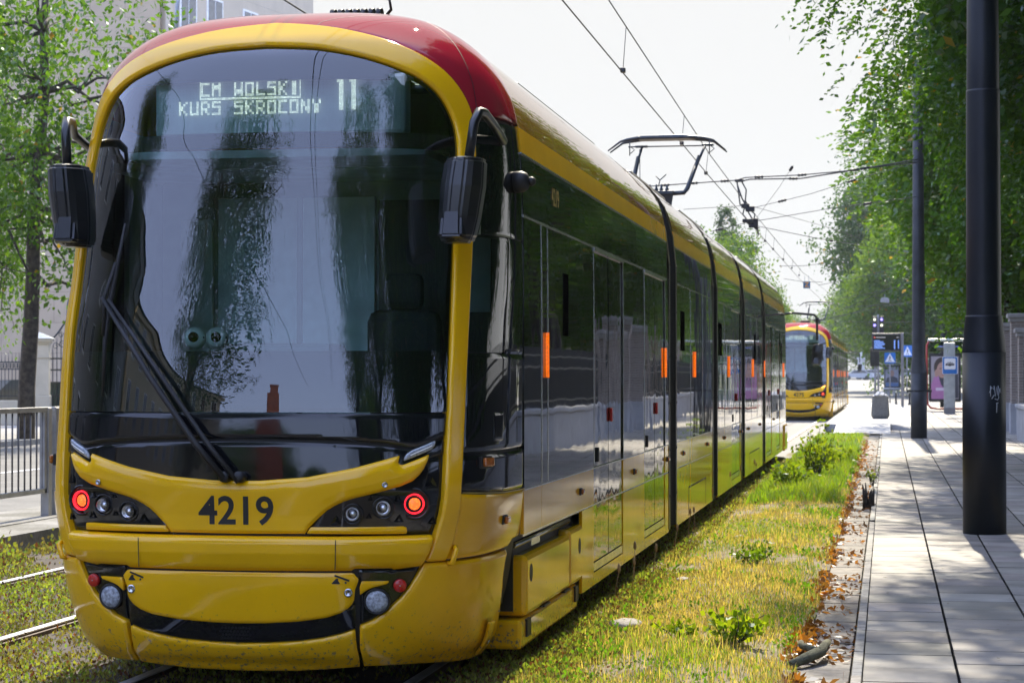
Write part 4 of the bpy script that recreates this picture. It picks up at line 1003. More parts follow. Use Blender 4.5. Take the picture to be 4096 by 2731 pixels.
ta = tree('street_tree', 'large dark green tree with fern-like branches hanging ragged over the pavement at top right', (5.2, 36, 0), GR, h=15, cz=9.6, rx=5.5, ry=5.2, rz=5.6, tr=.28, nclump=560, nleaf=250000, L=.118, colA=(.012, .048, .006), colB=(.05, .13, .012), seed=3, weep=.2, inner=.5, core=.16)
tb = tree('street_tree', 'broad tree behind the right hand wall, seen between and right of the two poles', (7.5, 47, 0), GR, h=18, cz=10.3, rx=6.4, ry=6.0, rz=6.6, tr=.32, nclump=520, nleaf=120000, L=.17, colA=DK, colB=LT, seed=8, weep=.15, inner=.5, core=.16)
tc = tree('street_tree', 'lower leafy tree over the roof of the tram stop shelter', (4.6, 66, 0), GR, h=12, cz=7.8, rx=5.0, ry=5.5, rz=4.7, tr=.25, nclump=340, nleaf=70000, L=.19, colA=MD, colB=LT, seed=12, inner=.45, core=.15)
retree(tc, 'tree behind the shelter with sunlit yellow green twigs', (8.4, 86, -.3), 2.1, (1.1, 1.1, 1.15), GR)
retree(tb, 'tall tree farther along the wall beyond the shelter', (9.2, 104, 0), 1.2, (.9, .9, .85), GR)
retree(ta, 'tree close to the camera side of the wall, beyond the brick gate pillars', (9.5, 57, 0), 2.6, (1.05, 1.05, .95), GR)
retree(tc, 'bushy tree behind the brick pillars at the edge of the picture', (8.6, 66, -.5), 4.2, (.85, .85, .85), GR)
retree(ta, 'roadside tree shading the pavement on the near right', (4.4, 26.5, 0), 4.4, (.80, .85, 1.5), GR)
retree(ta, 'tree whose foliage hides the top of the second dark pole', (4.3, 50, 0), 3.6, (.70, .70, 1.38), GR)
retree(tc, 'leafy tree right of the camera, mirrored in the side of the tram', (8.8, 9, 0), .8, (1.1, 1.1, 1.2), GR)  # out of view, added to darken the tram side and shade the paving
for k, (x, y, r_) in enumerate([(9.2, 15.5, 2.0), (8.6, 1.5, 4.0), (10.5, 21, 5.1)]): retree(tc, ['bushy tree behind the near railing, mirrored in the cab side glass', 'bushy tree beside the camera behind the near railing', 'bushy tree behind the near railing before the big pole'][k], (x, y, -2.2), r_, (1.0, 1.0, 1.1), GR)
retree(ta, 'tree by the near wall whose crown is above the frame', (6.8, 17, 0), 1.4, (.9, .9, 1.3), GR)
FR = 'hazy trees at the far end of the street'
td = tree('distant_tree', 'round pale green tree over the street beyond the second tram', (2.5, 172, .2), FR, mat=LEAFFAR, h=15, cz=8.2, rx=6.2, ry=6, rz=6.8, tr=.35, nclump=330, nleaf=30000, L=.30, colA=(.04, .105, .018), colB=(.10, .18, .03), spray=False, seed=21, inner=.4, core=.12)
te = tree('distant_tree', 'taller blue green tree behind the round pale one', (0.2, 205, .4), FR, mat=LEAFFAR, h=22, cz=13.5, rx=6.0, ry=6, rz=9.0, tr=.4, nclump=330, nleaf=26000, L=.36, colA=(.022, .07, .02), colB=(.045, .10, .028), spray=False, seed=25, inner=.35, core=.12)
retree(td, 'distant tree at the right of the tram signals', (9.0, 190, .3), 1.3, (1.2, 1.2, 1.3), FR)
retree(te, 'far dark tree behind the departure board', (6.6, 160, .2), 2.2, (1.0, 1.0, .62), FR)
retree(td, 'low pale tree closing the end of the street', (-2.0, 330, 1.4), .4, (1.4, 1.4, 1.1), FR)
retree(te, 'faint tree at the vanishing point above the parked cars', (6, 430, 1.5), 3.3, (1.9, 1.9, 1.1), FR)
retree(td, 'faint broad tree behind the second tram', (-18, 420, 1.5), 3.0, (1.5, 1.5, .8), FR)
LF = 'trees beyond the tram roof on the left of the street'
retree(td, 'green tree rising just over the tram roof', (-12.4, 130, 0), 2.0, (.8, .8, .74), LF)
retree(te, 'left tree behind the second pair of articulations of the tram roof', (-12.2, 142, 0), 4.0, (.7, .7, .50), LF)
retree(td, 'small tree showing over the rear end of the tram', (-10.2, 152, 0), 5.0, (.5, .55, .52), LF)
retree(td, 'left tree half hidden behind the last tram section', (-11.6, 190, .3), .5, (.6, .7, .66), LF)
tp = tree('poplar', 'slender dark poplar, the taller of the pair above the tram roof', (-13.2, 178, .2), LF, mat=LEAFFAR, h=16, cz=8.6, rx=1.15, ry=1.15, rz=7.4, tr=.3, nclump=260, nleaf=20000, L=.26, colA=(.02, .05, .025), colB=(.035, .075, .035), spray=False, seed=31, inner=.2)
retree(tp, 'slender dark poplar, the right hand one of the pair above the tram roof', (-12.2, 182, .2), 1.9, (1, 1, .84), LF)
# left: street tree in front of the stone building
tl = tree('street_tree', 'sunlit maple with a dark leaning trunk at the left edge', (-20.9, 48.9, .05), None, h=14, bark=BARK, cz=7.6, rx=3.5, ry=3.2, rz=5.0, tr=.235, nclump=190, nleaf=12500, L=.18, colA=(.025, .085, .010), colB=(.085, .18, .018), spray=False, seed=41, trunk_top=11.5, lean=.5, bare=3.2, inner=.25, fork=.48, twob=.02)
retree(tl, 'second thin street tree cut by the left edge of the picture', (-23.0, 51.5, .05), 2.5, (.5, .5, .8))
# trees and house behind the camera that the windscreen mirrors
MR = 'trees behind the camera mirrored in the windscreen'
tm = tree('weeping_tree', 'tall drooping tree mirrored in the left half of the windscreen', (-10.2, -6.8, 0), MR, mat=LEAFFAR, h=24, cz=12.0, rx=2.5, ry=2.5, rz=11, tr=.3, nclump=150, nleaf=170000, L=.062, colA=(.012, .042, .007), colB=(.05, .11, .015), seed=51, weep=.1, inner=.15, core=.08)
retree(tm, 'big drooping tree mirrored at the right side of the windscreen', (1.9, -13, 0), 1.0, (1.5, 1.5, 1.0), MR)
retree(tm, 'drooping tree mirrored in the curved right edge of the windscreen', (5.2, -7, 0), 2.0, (1.7, 1.7, .95), MR)
retree(tm, 'drooping tree mirrored behind the right hand mirror', (7.0, 2.5, 0), 3.0, (1.3, 1.3, .8), MR)
retree(tm, 'drooping tree mirrored in the left pillar of the windscreen', (-19, 4, 0), 3.5, (1.4, 1.4, .85), MR)
def house(label, x0, x1, y0, y1, hh, wall, nwin, group='houses behind the camera mirrored in the tram'):
    h_ = thing('town_house', label, 'building', (x0, y0, 0), 0, group); mb = MB(); mb.box(0, x1 - x0, 0, y1 - y0, -.2, hh).box(-.1, x1 - x0 + .25, -.2, y1 - y0 + .2, hh - .5, hh - .15); mb.build('wall', wall, h_)
    L, W_ = y1 - y0, x1 - x0; mb = MB(); mb.add([(-.4, -.4, hh), (W_ + .4, -.4, hh), (W_ + .4, L + .4, hh), (-.4, L + .4, hh), (W_ / 2, 2.5, hh + 3), (W_ / 2, L - 2.5, hh + 3)], [(0, 1, 4), (1, 2, 5, 4), (2, 3, 5), (3, 0, 4, 5), (3, 2, 1, 0)]); mb.build('roof', plain_once('slate', (.12, .12, .13), .6), h_)
    for r in range(int(hh / 3.3)):
        for c in range(nwin):
            yc = L * (c + .5) / nwin; zz = 1.1 + r * 3.3; mb = MB(); mb.bbox(W_ - .03, W_ + .08, yc - .7, yc + .7, zz, zz + 2.1, .03); w_ = mb.build('window', M['white'], h_)
            mb = MB(); mb.box(W_ + .07, W_ + .09, yc - .58, yc - .05, zz + .1, zz + 2.0).box(W_ + .07, W_ + .09, yc + .05, yc + .58, zz + .1, zz + 2.0); mb.build('pane', M['blackglass'], w_)
    return h_
CRM1 = plain('cream_render', (.58, .47, .30), .85, var=.1, scale=1)
house('long cream house with grey roof mirrored low on the left of the windscreen', -34, -22, -46, -6, 10.6, CRM1, 11)
house('long grey house across the road left of the camera, mirrored at the left glass edge', -40, -22.6, -5.6, 44, 11, plain('grey_render', (.30, .29, .27), .85), 12)
h_ = thing('brick_gable', 'narrow red brick gable with a stepped chimney mirrored at the foot of the windscreen', 'building', (-20.3, -52, 0), R(-15))
mb = MB(); mb.box(-1.4, 1.2, -4, 4, 0, 8.6); mb.build('wall', plain('red_brick', (.17, .045, .03), .9, var=.3, scale=3), h_)
mb = MB(); mb.bbox(-.6, .9, 2.2, 3.6, 8, 11.6, .03).bbox(-.3, .7, 2.4, 3.4, 11.6, 13.0, .03).bbox(-.4, .8, 2.3, 3.5, 12.9, 13.2, .03); mb.build('chimney', plain_once('red_brick', ()), h_)
for k, (x, y, s, r_) in enumerate([(-15, -80, .62, .3), (-5, -105, .7, 1.2), (5, -92, .62, 2.2), (14, -70, .7, 3.1), (11, -35, .8, 4.0), (-27, -75, .75, 5.0)]):
    retree(td, 'leafy tree in the belt closing the street behind the camera, mirrored in the tram front', (x, y, -.2), r_, (1.1, 1.1, s), 'tree belt behind the camera')
# ---- grass strip beside the tram
def dens(P, a=.35, b=.8): return np.sin(P[:, 0] * 3.1 + P[:, 1] * a * 2) * np.sin(P[:, 1] * b + 1.3) + .5 * np.sin(P[:, 1] * 2.3 + P[:, 0] * 5)
def blades(name, n, x0, x1, ylo, yhi, hmin, hmax, wid, cols, straw, zfun, label=None, near=1.6, keepf=None):
    t = rng.random(n); y = ylo * (yhi / ylo) ** (t ** near); x = rng.uniform(x0, x1, n); P = np.stack([x, y, np.zeros(n)], 1)
    if keepf is not None: k = keepf(P); P = P[k]; n = len(P)
    P[:, 2] = zfun(P) - .01
    hgt = rng.uniform(hmin, hmax, n) * (1 + .35 * np.clip(dens(P), -1, 1)); hd = rng.uniform(0, 2 * math.pi, n); ln = rng.uniform(.1, .8, n) * hgt
    tip = P + np.stack([np.cos(hd) * ln, np.sin(hd) * ln, hgt], 1); w = wid * rng.uniform(.7, 1.3, n) * (1 + P[:, 1] / 60)
    sx = np.stack([-np.sin(hd) * w, np.cos(hd) * w, 0 * w], 1); mid = P + (tip - P) * np.array([.35, .35, .6])
    V = np.stack([P - sx, P + sx, mid + sx * .7, mid - sx * .7, tip], 1).reshape(-1, 3); b = np.arange(n)[:, None] * 5
    Fq = np.concatenate([b + [0, 1, 2, 3], b + [3, 2, 4, 4]]).reshape(-1, 4)
    tri = np.concatenate([b + [0, 1, 2], b + [0, 2, 3], b + [3, 2, 4]])
    g = np.clip(.5 + .5 * dens(P, .2, .45) + rng.normal(0, .25, n), 0, 1)
    s = straw(P); c = np.where((rng.random(n) < s)[:, None], np.array([.39, .31, .14]) * rng.uniform(.6, 1.2, (n, 1)), np.array(cols[0]) * 1.25 * (1 - g)[:, None] + np.array(cols[1]) * g[:, None])
    o = np_mesh(name, V, tri, GRASSM, cols=np.repeat(c, 5, 0)); return tag(o, label, 'grass', kind='stuff')
def strip_z(P): return .05 * np.clip((P[:, 0] + 1.75) / .5, 0, 1) * np.clip((-.42 - P[:, 0]) / .12, 0, 1) + .02 * np.sin(P[:, 1] * 1.7) * np.sin(P[:, 0] * 4)
ys = np.geomspace(4, 60, 160); xs = np.linspace(-2.0, -.46, 14); GX, GY = np.meshgrid(xs, ys); Pz = np.stack([GX.ravel(), GY.ravel(), 0 * GX.ravel()], 1)
Pz[:, 2] = strip_z(Pz) - .012; q = np.arange(159)[:, None] * 14 + np.arange(13)[None, :]; q = q.ravel()
tag(np_mesh('verge', Pz, np.stack([q, q + 1, q + 15, q + 14], 1), ground_mat('dry_turf', (.13, .10, .055), (.25, .20, .10), 7), smooth=True), kind='structure')
def straw_v(P): return np.clip(.72 + .42 * np.sin(P[:, 1] * .55 + 2.6) * np.cos(P[:, 0] * 2.2) + .3 * np.sin(P[:, 1] * 1.9 + P[:, 0] * 4) - .45 * np.clip((P[:, 1] - 26) / 8, 0, 1), .05, .93)
def bald(P): return (np.sin(P[:, 0] * 7 + P[:, 1] * 1.3) * np.sin(P[:, 1] * 3.1 - P[:, 0] * 3) + .6 * np.sin(P[:, 1] * .9 + 1) + rng.normal(0, .35, len(P)) - 9 * np.clip(P[:, 0] + .60 + .05 * np.sin(P[:, 1] * 4.1) + .04 * np.sin(P[:, 1] * 11), 0, 1)) > -.62
blades('grass', 130000, -1.86, -.46, 7.5, 57, .012, .034, .0028, ((.08, .15, .012), (.19, .27, .02)), straw_v, strip_z, 'short sunlit dry grass growing on the strip between tram and pavement', 1.35, bald)
blades('grass', 5000, -1.86, -.46, 9.5, 30, .05, .10, .0022, ((.10, .16, .02), (.2, .27, .03)), lambda P: np.full(len(P), .7), strip_z, 'long loose straws standing out of the short dry grass', 1.2)
blades('grass', 22000, -1.75, -.6, 26, 55, .06, .17, .004, ((.09, .17, .012), (.19, .27, .02)), lambda P: np.full(len(P), .05), strip_z, 'taller bright green grass toward the far end of the verge', 1.0)
# low succulent cover between and beside the rails
def cover(name, n, x0, x1, ylo, yhi, sz, label, hmax=.05, thr=-.8, zb=-.03, bright=None):
    t = rng.random(n); y = ylo * (yhi / ylo) ** t; x = rng.uniform(x0, x1, n); P = np.stack([x, y, np.zeros(n)], 1)
    f = dens(P, .6, 1.1) + .6 * np.sin(P[:, 0] * 9) * np.sin(P[:, 1] * 6.3) + rng.normal(0, .35, n)
    rails = np.min(np.abs(P[:, 0:1] - np.array([[-2.4155, -3.8505, -5.2375, -6.6725]])), 1) > .105
    k = (f > thr) & rails; P = P[k]; f = f[k]; n = len(P); P[:, 2] = zb + rng.uniform(0, 1, n) ** 1.5 * hmax * np.clip(f + .8, .2, 1.3)
    D = unit(n); D[:, 2] = np.abs(D[:, 2]) * .9 + .75
    V, Fq = leaf_quads(P, D, sz * rng.uniform(.6, 1.5, n) * (1 + P[:, 1] / 50), sz * .7 * (1 + P[:, 1] / 50))
    r = rng.random(n)[:, None]; g = np.clip(f * .4 + .4, 0, 1)[:, None]
    c = np.array([.23, .17, .06]) * (1 - g) + np.array([.25, .30, .05]) * g
    c = np.where(r < .10, np.array([.13, .045, .03]), np.where(r < .32, np.array([.13, .095, .055]), np.where(r > .88, np.array([.17, .24, .05]), c))) * rng.uniform(.7, 1.3, (n, 1))
    if bright is not None: c = np.array(bright) * rng.uniform(.6, 1.25, (n, 1))
    return tag(np_mesh(name, V, Fq, SEDM, cols=np.repeat(c, 4, 0)), label, 'ground cover', kind='stuff')
cover('sedum', 190000, -7.84, -1.9, 7, 30, .020, 'low reddish green sedum mat covering the track bed at the left')
cover('sedum', 30000, -1.98, -1.35, 7.5, 17, .018, 'leafy green mat of small plants at the near end of the verge', .05)
cover('sedum', 26000, -2.25, -1.75, 7.5, 40, .02, 'low green plants in the shadow along the foot of the tram', .06)
cover('sedum', 5000, -7.84, -7.3, 10, 24, .035, 'taller bright leaves along the foot of the left concrete kerb', .16)
cover('clover', 38000, -1.75, -.52, 10, 48, .022, 'bright green clumps of clover in the dry grass of the verge', .05, .75, .02, (.14, .27, .02))
# fallen leaves in the stone gutter
n = 9000; t = rng.random(n); P = np.stack([np.where(rng.random(n) < .7, rng.normal(-.49, .04, n), rng.uniform(-.52, -.2, n)), 9.5 * (52 / 9.5) ** t, np.zeros(n)], 1)
k = (np.sin(P[:, 1] * 2.1) + np.sin(P[:, 1] * 5.3 + 1) + rng.normal(0, .7, n) > -.2); P = P[k]; n = len(P); P[:, 2] = .004 + rng.uniform(0, .03, n) * (P[:, 0] < -.44)
D = unit(n); D[:, 2] *= .45; V, Fq = leaf_quads(P, D, rng.uniform(.03, .075, n), rng.uniform(.02, .045, n)); V[:, 2] = np.maximum(V[:, 2], .006)
c = np.where((rng.random(n) < .45)[:, None], np.array([.30, .12, .03]), np.array([.16, .075, .03])) * rng.uniform(.5, 1.2, (n, 1))
tag(np_mesh('fallen_leaves', V, Fq, GRASSM, cols=np.repeat(c, 4, 0)), 'orange and brown fallen leaves lying in the stone gutter beside the verge', 'leaves', kind='stuff')
n = 260; P = np.stack([rng.uniform(-.1, 2.2, n), 10.5 * (45 / 10.5) ** rng.random(n), np.full(n, .0285)], 1); D = unit(n); D[:, 2] = 0.05
V, Fq = leaf_quads(P, D, rng.uniform(.012, .04, n), rng.uniform(.008, .02, n)); V[:, 2] = .0285 + rng.uniform(0, .004, len(V))
tag(np_mesh('leaf_litter', V, Fq, GRASSM, cols=np.repeat(np.array([.10, .07, .03]) * rng.uniform(.4, 1.6, (n, 1)), 4, 0)), 'tiny crumbs of leaf and twig scattered on the grey pavement', 'litter', kind='stuff')
# leafy weeds and the self-sown shrub, each a plant
def weed(name, label, x, y, z, r, h, n, L, ca, cb, stems=7, cat='plant', group=None):
    t = thing(name, label, cat, (x, y, z), 0, group); mb = MB(); ends = []
    for k in range(stems):
        a = rng.uniform(0, 2 * math.pi); q_ = (math.cos(a) * r * rng.uniform(.3, 1), math.sin(a) * r * rng.uniform(.3, 1), h * rng.uniform(.5, 1)); ends.append(q_); limb(mb, (0, 0, -.02), q_, .006 + h * .008, .002, .3, 4)
    mb.build('stem', BARKL, t); I = rng.integers(0, stems, n); E_ = np.array(ends)[I]; tt = rng.uniform(.3, 1.02, n)[:, None]
    P = E_ * tt + rng.normal(0, r * .2, (n, 3)) * np.array([1, 1, .5]); P[:, 2] = np.maximum(P[:, 2], .01); D = unit(n) + np.array([0, 0, .3])
    V, Fq = leaf_quads(P, D, L * rng.uniform(.6, 1.3, n), L * .75); g = rng.random((n, 1)); np_mesh('foliage', V, Fq, LEAF, t, cols=np.repeat(np.array(ca) * (1 - g) + np.array(cb) * g, 4, 0)); return t
BRT = ((.12, .22, .012), (.21, .31, .02))
weed('weed', 'bright green broad leaved weed at the bottom of the grass strip', -.88, 12.1, .03, .20, .22, 190, .055, *BRT)
weed('weed', 'smaller bright weed left of the big one near the bottom', -1.22, 12.4, .03, .15, .12, 90, .05, *BRT)
weed('weed', 'low dark green weed in the middle of the verge', -1.08, 17.6, .03, .22, .13, 160, .05, (.06, .14, .012), (.14, .24, .02))
weed('shrub', 'small self-sown shrub with thin twigs standing on the verge', -1.05, 31.8, .03, .42, .85, 420, .07, (.07, .14, .012), (.18, .27, .02), 11, 'shrub')
weed('weed', 'bushy green weed in front of the small shrub', -1.25, 29, .03, .4, .38, 300, .07, (.07, .15, .012), (.17, .26, .02))
weed('weed', 'clump of green weed behind the small shrub', -.85, 36, .03, .5, .5, 300, .08, *BRT)
weed('weed', 'leaf tuft growing out of the gutter by the kerb', -.2, 31, .02, .12, .25, 60, .05, (.06, .12, .012), (.13, .2, .02))
gs = 'dry seed stalks beside the tram'
for k, (x, y) in enumerate([(-1.80, 14.0), (-1.74, 14.5), (-1.79, 15.0), (-1.72, 15.6), (-1.8, 18.0), (-1.76, 18.9), (-1.82, 20.2), (-1.78, 21.5), (-1.8, 25.0), (-1.8, 26.5), (-1.76, 28.5), (-1.83, 30.2)]):
    t = thing('grass_stalk', 'dry straw coloured seed stalk standing in the shadow beside the tram', 'grass stalk', (x, y, 0), rng.uniform(0, 6), gs); hh = rng.uniform(.26, .42)
    mb = MB(); mb.tube([(0, 0, 0), (.01, 0, hh * .6), (.03, .01, hh)], .0025, 5); mb.build('stem', plain_once('straw', (.36, .24, .10), .8), t)
    mb = MB(); mb.lathe([(.002, 0), (.012, .02), (.01, .05), (.001, .07)], 6, Matrix.Translation((.03, .01, hh - .01))); mb.build('seed_head', plain_once('straw', ()), t)
# broken branch, stump, stones
t = thing('branch', 'short broken branch lying on leaves in the gutter at the bottom', 'branch', (-.42, 11.75, .03))
mb = MB(); mb.tube([(-.10, -.35, .0), (-.02, -.2, .02), (.06, .0, .035), (.07, .14, .045), (.09, .22, .06)], [.022, .03, .032, .026, .02], 9); mb.tube([(.05, -.05, .04), (-.05, .1, .05), (-.06, .2, .055)], [.022, .02, .017], 8); mb.build('bark_wood', plain('mossy_bark', (.13, .13, .08), .9, var=.4, scale=20, bmp=1), t)
t = thing('stump', 'small dark splintered stump against the kerb', 'stump', (-.22, 25.6, .0)); mb = MB()
for k in range(6): a = k * 1.05; mb.tube([(math.cos(a) * .04, math.sin(a) * .05, -.02), (math.cos(a) * .05, math.sin(a) * .06, .14 + .05 * math.sin(k * 3)), (math.cos(a) * .07, math.sin(a) * .07, .24 + .08 * math.sin(k * 5))], [.035, .025, .006], 6)
mb.build('wood', BARK, t)
for k, (x, y, r_) in enumerate([(-1.62, 13.2, .085), (-1.4, 20.5, .06), (-1.55, 16.2, .045)]):
    bm = bmesh.new(); bmesh.ops.create_icosphere(bm, subdivisions=3, radius=1)
    for v in bm.verts: v.co = Vector((v.co.x * r_ * 1.2, v.co.y * r_ * 1.9, v.co.z * r_ * .4)) * (1 + .18 * math.sin(v.co.x * 5 + k) * math.cos(v.co.y * 4))
    me = bpy.data.meshes.new('stone'); bm.to_mesh(me); bm.free(); o = link_mesh('stone', me, plain_once('pale_stone', (.34, .32, .28), .85, var=.3, scale=15, bmp=.6), smooth=True); o.location = (x, y, .02)
    tag(o, ['largest pale flat stone in the grass near the tram step', 'pale stone in the grass by the tram articulation', 'smallest pale stone half sunk in the grass'][k], 'stone')
# ------------------------------------------------------------------ measured points: photo position (2352 wide) and distance along the street -> world
_cm = cam.rotation_euler.to_matrix()
def at(x, y, Y):
    d = _cm @ Vector(((x - 1176) / 4823.4, (784 - y) / 4823.4, -1)); k = Y / d.y
    return Vector((0, 0, CAMZ)) + d * k
def X_at(x, Y): return at(x, 865, Y).x

# ---- the trams
tram = make_tram('tram', 'yellow and red articulated tram in front, number 4219, filling the left of the picture', '4219', '11', (-3.133, 9.9, 0), 'articulated trams on the street')
t2 = copy_tree(tram); t2.location = (-3.133, 76.6, 0)
t2['label'] = 'second articulated tram, number 4275, standing farther down the same track'
M['blk'] = M['ink']
for ch in list(t2.children):
    st = ch.name.split('.')[0]
    if st in ('number_lettering', 'side_number'):
        bpy.data.objects.remove(ch)
nose_text('number_lettering', '4275', 0, .9195, .192, .0135, M['ink'], t2, .0038)
for ch in list(t2.children):
    if ch.name.startswith('destination_display'):
        for g in list(ch.children):
            if g.name.startswith('lettering'): bpy.data.objects.remove(g)
        led_sign(ch, '13')
    if ch.name.startswith('turn_signal') and ch.data.vertices[0].co.x > 0:
        ch.data = ch.data.copy(); ch.data.materials[0] = M['amberon']
    if ch.name.startswith('mirror') and ch.data.vertices[0].co.y > 20 and ch.data.vertices[0].co.x < 0:
        pass

# ---- big steel poles along the pavement
PM = plain('dark_pole_paint', (.008, .011, .015), .4, spec=.35, coat=.0, var=.22, scale=2.5); PM2 = plain('dark_pole_paint_worn', (.028, .031, .036), .45, spec=.4, coat=.0, var=.3, scale=3)
def pole(label, x, y, r0, r1, h, mat, sleeve=2.0, graffiti=False, strap=False):
    t = thing('tram_pole', label, 'pole', (x, y, .02), 0, 'dark steel poles along the pavement')
    mb = MB(); k = r1 / r0
    mb.lathe([(r0 * 1.0, 0), (r0, sleeve - .35)], 40); mb.lathe([(r0 * 1.002, sleeve - .35), (r0 * 1.005, sleeve - .33), (r0, sleeve - .32), (r1 * 1.06, sleeve), (r1 * 1.065, sleeve + .015), (r1, sleeve + .02)], 40, cap0=False, cap1=False)
    mb.build('base_sleeve', mat, t)
    mb = MB(); mb.lathe([(r1, sleeve + .01), (r1 * .96, 4.4), (r1 * .955, 4.42)], 40, cap0=False); mb.lathe([(r1 * .93, 4.41), (r1 * .75, h), (.01, h + .05)], 40, cap0=False); mb.build('shaft', mat, t)
    if strap:
        mb = MB(); mb.lathe([(r0 * 1.03, 1.18), (r0 * 1.03, 1.22)], 30, cap0=False, cap1=False); mb.bbox(r0, r0 + .12, -.02, .02, 1.17, 1.23, .005).bbox(-r0 - .1, -r0, -.02, .02, 1.17, 1.23, .005); mb.build('strap', M['matte'], t)
    if graffiti:
        mb = MB(); r_ = r0 * 1.004
        for st in ([(-.06, 0), (-.03, .05), (0, .03)], [(-.045, -.03), (-.045, .06)], [(-.03, -.05), (0, -.02), (.02, -.02)], [(0, .06), (.02, -.03), (.035, .05), (.05, -.02), (.06, .06)], [(.01, -.05), (.05, -.06), (.07, -.04), (.06, -.02), (.09, .04), (.1, .0)], [(.03, -.09), (.06, -.085)], [(.04, -.09), (.035, -.17)]):
            P = []
            for u, v in st:
                a = -math.pi / 2 + .42 + u * 4.2 * .9; P.append((r_ * math.cos(a), r_ * math.sin(a), 1.40 + v * 1.15))
            mb.tube(P, .0045, 5)
        mb.build('graffiti', plain('chalky_paint', (.45, .48, .5), .8), t)
    return t
pole('nearest thick dark steel pole with white graffiti tag on the pavement', .955, 21.45, .213, .172, 9.5, PM, 2.15, True)
pole('second dark pole, thinner, standing beyond the grass strip with a steel strap', .80, 54.3, .205, .165, 9.5, PM2, 2.0, strap=True)
p3 = at(2168, 880, 104); pole('third dark pole rising behind the tram stop shelter', p3.x, 104, .19, .16, 9.5, PM, 2.0)

# ---- overhead wires
WM = plain('wire_copper_dark', (.05, .05, .052), .5, .3, scale=1)
def wire(name, label, pts, r, group, sag=0, parts=None):
    P = [Vector(p) for p in pts]; Q = []
    for a, b in zip(P[:-1], P[1:]):
        for k in range(6):
            t = k / 6; q = a.lerp(b, t); q.z -= sag * 4 * t * (1 - t); Q.append(q)
    Q.append(P[-1]); t = thing(name, label, 'wire', Q[0], 0, group); o = Q[0]
    mb = MB(); mb.tube([q - o for q in Q], r, 6); mb.build('strand', WM, t)
    return t, o
CG = 'overhead tram wires'
hw = [(-3.2, -10, 5.45), (-3.2, 21, 5.36), (-3.15, 38, 5.20), (-3.1, 48, 5.12), (-3.3, 85, 5.35), (-3.1, 130, 5.5)]
wire('contact_wire', 'lower overhead wire above the trams, touched by the pantograph', hw, .0085, CG)
ms = [(-3.13, -10, 6.1), (-3.13, 23.8, 5.90), (-3.13, 38, 5.58), (-3.13, 48, 5.50), (-3.2, 82, 5.62), (-3.1, 130, 6.4)]
t, o = wire('messenger_wire', 'upper overhead wire above the trams that carries the droppers', ms, .0085, CG)
def zi(tab, y): return float(np.interp(y, [p[1] for p in tab], [p[2] for p in tab]))
for y in (19, 25.5, 33, 37.5, 56, 60, 66, 72, 78):
    mb = MB(); a = Vector((-3.13, y, zi(ms, y))) - o; b = Vector((-3.17, y, zi(hw, y))) - o; mb.tube([a, b], .005, 5); mb.bbox(b.x - .03, b.x + .03, b.y - .05, b.y + .05, b.z - .02, b.z + .04, .01); mb.build('dropper', WM, t)
wire('contact_wire', 'overhead wire of the other track, crossing the stone facade above the tram roof', [(-5.95, -10, 5.4), (-5.95, 30, 5.35), (-5.95, 130, 5.4)], .009, CG)
SG = 'cross wires hung from the poles'
def span(label, pts, r=.008, ins=(), sag=.0, fat=None):
    t, o = wire('span_wire', label, pts, r, SG, sag)
    P = [Vector(p) for p in pts]
    for u in ins:
        L = sum((b - a).length for a, b in zip(P[:-1], P[1:])) * u; k = 0
        while k < len(P) - 2 and L > (P[k + 1] - P[k]).length: L -= (P[k + 1] - P[k]).length; k += 1
        d = (P[k + 1] - P[k]).normalized(); c = P[k] + d * L - o
        mb = MB(); mb.lathe([(.012, -.1), (.035, -.07), (.02, -.04), (.035, 0), (.02, .04), (.035, .07), (.012, .1)], 8, axis_T(c, d)); mb.build('insulator', M['matte'], t)
    return t
Y1 = 45
span('feeder cable crossing the sky from the tram roof to the trees, with clips', [at(1450, 431, Y1), at(1590, 421, Y1), at(1692, 414, Y1), at(1712, 408, Y1), at(1840, 402, Y1), at(1950, 392, Y1), at(2110, 372, Y1)], .013, (.12, .22, .33, .45, .6, .78))
span('second strand of the feeder cable just below the first', [at(1700, 417, Y1), at(1722, 412, Y1), at(1840, 410, Y1), at(1960, 391, Y1), at(2110, 366, Y1)], .016, (.3, .7))
span('thin stay wire rising to the right from the wire crossing, upper one', [at(1728, 478, 48), at(1860, 446, 48), at(1980, 408, 48), at(2110, 372, 48)], .007, (.18, .6))
span('thin stay wire rising to the right from the wire crossing, lower one', [at(1735, 508, 48), at(1900, 480, 48), at(2105, 452, 48)], .008, (.7,))
span('stay wire sloping down to the right from the wire crossing', [at(1738, 519, 48), at(1870, 546, 48), at(1990, 566, 56), at(2100, 590, 56)], .008, (.35,))
span('stay wire sloping down from the junction toward the far trees', [at(1728, 474, 48), at(1895, 520, 60), at(2090, 585, 66)], .006)
span('long thin wire crossing level behind the tram roof', [at(1570, 481, 50), at(1700, 473, 50), at(1722, 470, 50)], .007)
span('short dark wire sloping up to the junction from the tram roof', [at(1632, 532, 50), at(1712, 512, 50)], .009, (.25,))
span('thin steep wire slanting over the junction', [at(1738, 500, 48), at(1790, 430, 46), at(1822, 380, 45)], .005, (.95,))
